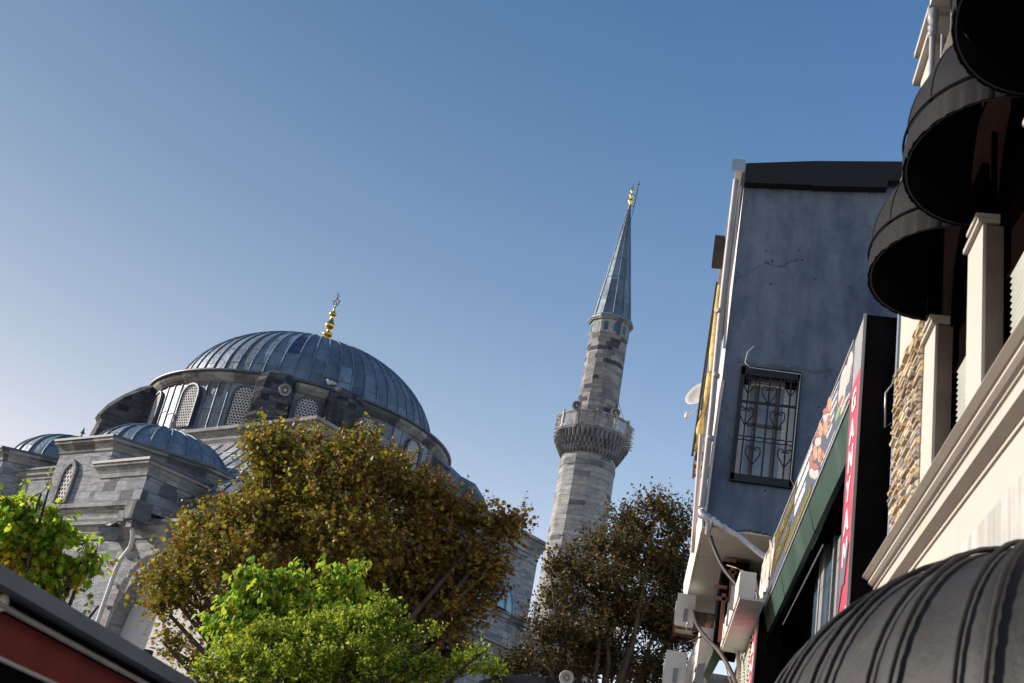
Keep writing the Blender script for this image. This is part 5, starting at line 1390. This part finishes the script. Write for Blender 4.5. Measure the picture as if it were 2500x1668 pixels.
def tree(name, label, group, basepx, D, blobs, nshoot, per, lsize, shoot, pal, outline, lm, seed, trunk_r=.22, droop=0.0, upb=.5, crown_frac=.5, tint=None, shell=(.45, 1.05), pull=(.3, .78), per_clump=20, shrink=.55):
    rng = np.random.default_rng(seed)
    b0 = AD(basepx[0], basepx[1], D); base = V3((b0[0], b0[1], G))
    t = thing(name, label, 'tree', base, group)
    C_, R_ = [], []
    for (px, py, rx, ry, off) in blobs:
        c = AD(px, py, D + off); m_ = np.linalg.norm(c) / FPX
        C_.append(c); q_ = shoot * shrink; R_.append([max(rx * m_ - q_, rx * m_ * .45), max(rx * m_ * 1.1 - q_, rx * m_ * .5), max(ry * m_ - q_, ry * m_ * .4)])
    C_ = np.array(C_); R_ = np.array(R_)
    wgt = (R_[:, 0] * R_[:, 2]); wgt = wgt / wgt.sum()
    bi = rng.choice(len(C_), nshoot, p=wgt)
    d = rng.normal(size=(nshoot, 3)); d /= np.linalg.norm(d, axis=1)[:, None]
    r = shell[0] + (shell[1] - shell[0]) * rng.random(nshoot) ** .7
    tips = C_[bi] + d * R_[bi] * r[:, None]
    # clump: pull shoots towards random clump centres so that light and dark masses and gaps form
    ncl = max(12, nshoot // per_clump)
    ci = rng.choice(nshoot, ncl, replace=False); cc = tips[ci]
    near = np.argmin(((tips[:, None, :] - cc[None, :, :]) ** 2).sum(2), 1) if nshoot * ncl < 4e6 else rng.integers(0, ncl, nshoot)
    tips = tips + (cc[near] - tips) * rng.uniform(pull[0], pull[1], nshoot)[:, None]
    stray = rng.random(nshoot) < .11
    tips[stray] = (C_[bi] + d * R_[bi] * rng.uniform(1.0, 1.35, (nshoot, 1)))[stray]
    # limbs
    mb = MB(); fork = base + (C_.mean(0) - base) * .42; fork[2] = base[2] + (C_[:, 2].min() - base[2]) * .72
    mid = (base + fork) / 2 + V3((rng.uniform(-.2, .2), rng.uniform(-.2, .2), 0))
    mb.tube([base, mid, fork], [trunk_r * 1.3, trunk_r, trunk_r * .85], 9)
    for c in C_:
        q = (fork + c) / 2 + V3((rng.uniform(-.3, .3), rng.uniform(-.3, .3), -.25))
        mb.tube([fork, q, c], [trunk_r * .55, trunk_r * .33, trunk_r * .14], 6, False)
    hub = np.argmin(((cc[:, None, :] - C_[None, :, :]) ** 2).sum(2), 1)
    for i in range(ncl):
        a = C_[hub[i]]; b = cc[i]; q = (a + b) / 2 + rng.normal(size=3) * .08 + V3((0, 0, -.06))
        mb.tube([a, q, b], [trunk_r * .12, trunk_r * .08, .008], 4, False)
    sdir = d * .75 + V3((0, 0, upb)) + rng.normal(size=(nshoot, 3)) * .35
    sdir /= np.linalg.norm(sdir, axis=1)[:, None]
    sl_ = shoot * rng.uniform(.6, 1.35, nshoot)
    for i in range(0, nshoot, 2):
        mb.tube([cc[near[i]], tips[i], tips[i] + sdir[i] * sl_[i]], [.009, .006, .003], 3, False)
    mb.build('trunk', BARK, t)
    # leaves along the shoots
    n = nshoot * per
    si = np.repeat(np.arange(nshoot), per); tt = np.tile((np.arange(per) + .5) / per, nshoot) + rng.uniform(-.08, .08, n)
    pos = tips[si] + sdir[si] * (sl_[si] * tt)[:, None]
    lat = np.cross(sdir[si], rng.normal(size=(n, 3))); lat /= np.linalg.norm(lat, axis=1)[:, None]
    fwd = lat * .8 + sdir[si] * .5 + rng.normal(size=(n, 3)) * .25 + V3((0, 0, -droop))
    nrm = V3((0, 0, 1)) * .8 + rng.normal(size=(n, 3)) * .75 + d[si] * .35
    pos = pos + lat * lsize * .25
    size = lsize * rng.uniform(.45, 1.35, n)
    col = pal(rng, pos, near[si])
    leaf_mesh('crown', pos, fwd, nrm, size, col, outline, lm, t)
    return t
def pick(rng, cols, w, n, jit=.22):
    cols = np.array(cols); w = np.array(w, float); c = cols[rng.choice(len(cols), n, p=w / w.sum())]
    return np.clip(c * (1 + rng.uniform(-jit, jit, (n, 1))) * (1 + rng.uniform(-.08, .08, (n, 3))), 0, 1)
def screen_u(pos):                       # bearing from the lens, for colour drift across a crown
    return np.degrees(np.arctan2(pos[:, 0], pos[:, 1]))
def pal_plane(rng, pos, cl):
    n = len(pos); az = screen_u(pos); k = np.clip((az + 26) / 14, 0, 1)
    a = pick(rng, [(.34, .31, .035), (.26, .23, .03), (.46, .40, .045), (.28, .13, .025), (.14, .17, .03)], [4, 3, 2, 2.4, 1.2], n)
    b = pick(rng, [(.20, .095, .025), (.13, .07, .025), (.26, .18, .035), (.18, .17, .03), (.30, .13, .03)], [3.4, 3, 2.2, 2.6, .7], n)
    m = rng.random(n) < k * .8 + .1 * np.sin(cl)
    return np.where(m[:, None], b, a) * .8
def pal_linden(rng, pos, cl):
    return pick(rng, [(.060, .05, .018), (.10, .08, .02), (.15, .09, .022), (.035, .040, .015), (.22, .18, .04)], [4, 3, 2, 3, .5], len(pos))
def pal_green(rng, pos, cl):
    return pick(rng, [(.24, .38, .03), (.36, .48, .04), (.10, .22, .03), (.46, .50, .05), (.60, .42, .04)], [4, 3, 2, 2, .5], len(pos))
def pal_bush(rng, pos, cl):
    return pick(rng, [(.24, .34, .025), (.36, .44, .035), (.12, .20, .02), (.46, .48, .05), (.5, .38, .04)], [4, 3, 2, 1.6, .2], len(pos))
def pal_left(rng, pos, cl):
    n = len(pos); z = pos[:, 2]; k = np.clip((np.percentile(z, 75) - z) / (z.max() - z.min() + 1e-6) * 1.6, 0, .8)
    a = pick(rng, [(.26, .42, .03), (.42, .52, .04), (.12, .24, .03)], [4, 3, 2], n); b = pick(rng, [(.58, .42, .03), (.40, .22, .03), (.62, .50, .05), (.26, .3, .03)], [4, 2, 2, 2], n)
    m = rng.random(n) < np.clip(k * 1.5, 0, 1) * (np.sin(cl * 1.7) * .5 + .6) + .06
    return np.where(m[:, None], b, a)
LM = leafmat('broad_leaf', .38, .38)
LM2 = leafmat('thin_leaf', .45, .5)
LM3 = leafmat('backlit_leaf', .6, .5)
TG = 'trees between the street and the mosque'
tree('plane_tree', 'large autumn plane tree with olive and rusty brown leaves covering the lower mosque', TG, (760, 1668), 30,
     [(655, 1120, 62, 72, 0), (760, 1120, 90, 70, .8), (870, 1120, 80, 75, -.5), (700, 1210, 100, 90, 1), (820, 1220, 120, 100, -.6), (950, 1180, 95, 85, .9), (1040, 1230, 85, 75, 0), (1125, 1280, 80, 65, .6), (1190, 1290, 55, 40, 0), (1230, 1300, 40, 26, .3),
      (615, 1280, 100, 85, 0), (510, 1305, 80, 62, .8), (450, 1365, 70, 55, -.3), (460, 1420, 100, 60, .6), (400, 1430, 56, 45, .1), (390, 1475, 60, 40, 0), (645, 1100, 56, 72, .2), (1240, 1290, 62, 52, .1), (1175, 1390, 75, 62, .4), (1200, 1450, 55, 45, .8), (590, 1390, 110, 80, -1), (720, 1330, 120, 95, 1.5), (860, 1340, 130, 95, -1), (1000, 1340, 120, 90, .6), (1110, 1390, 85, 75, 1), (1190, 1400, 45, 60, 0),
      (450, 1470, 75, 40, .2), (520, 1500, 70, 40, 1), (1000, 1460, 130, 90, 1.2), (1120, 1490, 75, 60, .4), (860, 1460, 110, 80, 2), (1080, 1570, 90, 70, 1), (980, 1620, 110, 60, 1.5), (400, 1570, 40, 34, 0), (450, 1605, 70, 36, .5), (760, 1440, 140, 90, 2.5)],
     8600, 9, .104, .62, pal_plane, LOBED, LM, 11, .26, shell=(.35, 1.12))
tree('linden_tree', 'dark brown green linden tree with upright shoots at the foot of the minaret', TG, (1500, 1668), 32,
     [(1600, 1262, 62, 52, 0), (1535, 1300, 75, 55, .6), (1655, 1310, 48, 70, .3), (1470, 1350, 70, 55, -.3), (1570, 1370, 100, 70, .5), (1395, 1400, 68, 48, .4), (1345, 1405, 34, 30, 0), (1480, 1430, 100, 60, 0), (1640, 1430, 70, 85, .8), (1375, 1480, 80, 52, .8), (1540, 1510, 120, 70, 1),
      (1320, 1560, 66, 50, 0), (1430, 1570, 110, 62, .5), (1640, 1550, 80, 80, 1), (1350, 1640, 110, 46, .6), (1500, 1640, 130, 60, 1.2), (1620, 1660, 80, 50, .4), (1250, 1640, 60, 40, .5)],
     5200, 8, .092, .70, pal_linden, OVAL, LM, 12, .2, upb=1.0, shell=(.3, 1.1))
tree('maple_tree', 'bright green tree with drooping leaves in front of the plane tree', TG, (720, 1668), 21,
     [(610, 1425, 38, 42, 0), (600, 1475, 55, 45, .3), (690, 1425, 26, 30, 0), (745, 1400, 28, 24, .2), (735, 1440, 45, 30, 0), (815, 1410, 34, 28, 0), (870, 1400, 26, 24, .2), (840, 1450, 50, 36, .2), (700, 1490, 95, 45, .4), (800, 1500, 90, 45, .5), (545, 1515, 36, 44, .6), (575, 1555, 60, 45, .6), (640, 1540, 90, 50, .3)],
     1150, 9, .115, .30, pal_green, OVAL, LM2, 13, .12, droop=1.1, upb=.35, shell=(.3, 1.15), pull=(.45, .85), per_clump=24)
tree('privet_tree', 'small bright green tree with fine leaves at the bottom edge of the view', TG, (800, 1668), 17,
     [(580, 1610, 60, 45, 0), (520, 1650, 60, 36, .2), (660, 1575, 70, 50, 0), (760, 1560, 90, 60, .3), (860, 1545, 75, 60, -.1), (945, 1490, 42, 46, 0), (925, 1540, 60, 50, .3), (1000, 1560, 52, 30, .1), (1060, 1548, 26, 16, 0), (700, 1650, 130, 70, 0), (880, 1640, 140, 70, 0), (1020, 1640, 80, 45, .2), (1170, 1598, 34, 20, 0), (1130, 1630, 60, 30, .2), (1210, 1650, 50, 22, 0)],
     3300, 10, .050, .22, pal_bush, OVAL, LM2, 14, .12, upb=.8, shell=(.3, 1.15), pull=(.4, .85), per_clump=26)
tree('maple_tree', 'green and yellow maple branches hanging in at the left edge over the red awning', TG, (20, 1600), 16,
     [(25, 1235, 42, 34, 0), (100, 1205, 22, 26, 0), (120, 1190, 18, 14, .1), (85, 1250, 34, 30, .2), (35, 1300, 60, 46, .1), (120, 1290, 40, 40, 0), (150, 1285, 26, 34, .1), (236, 1345, 26, 20, 0), (205, 1375, 34, 16, .1), (110, 1440, 40, 30, 0), (40, 1370, 60, 40, .2), (120, 1360, 44, 36, .2), (185, 1365, 36, 18, 0), (218, 1350, 22, 16, 0), (95, 1420, 56, 28, 0), (150, 1450, 42, 22, 0), (180, 1400, 26, 14, .1), (240, 1480, 16, 8, 0)],
     620, 9, .080, .30, pal_left, LOBED, LM3, 15, .10, droop=1.0, upb=-.5, shell=(.1, 1.2), pull=(.3, .8), per_clump=16, shrink=.3)
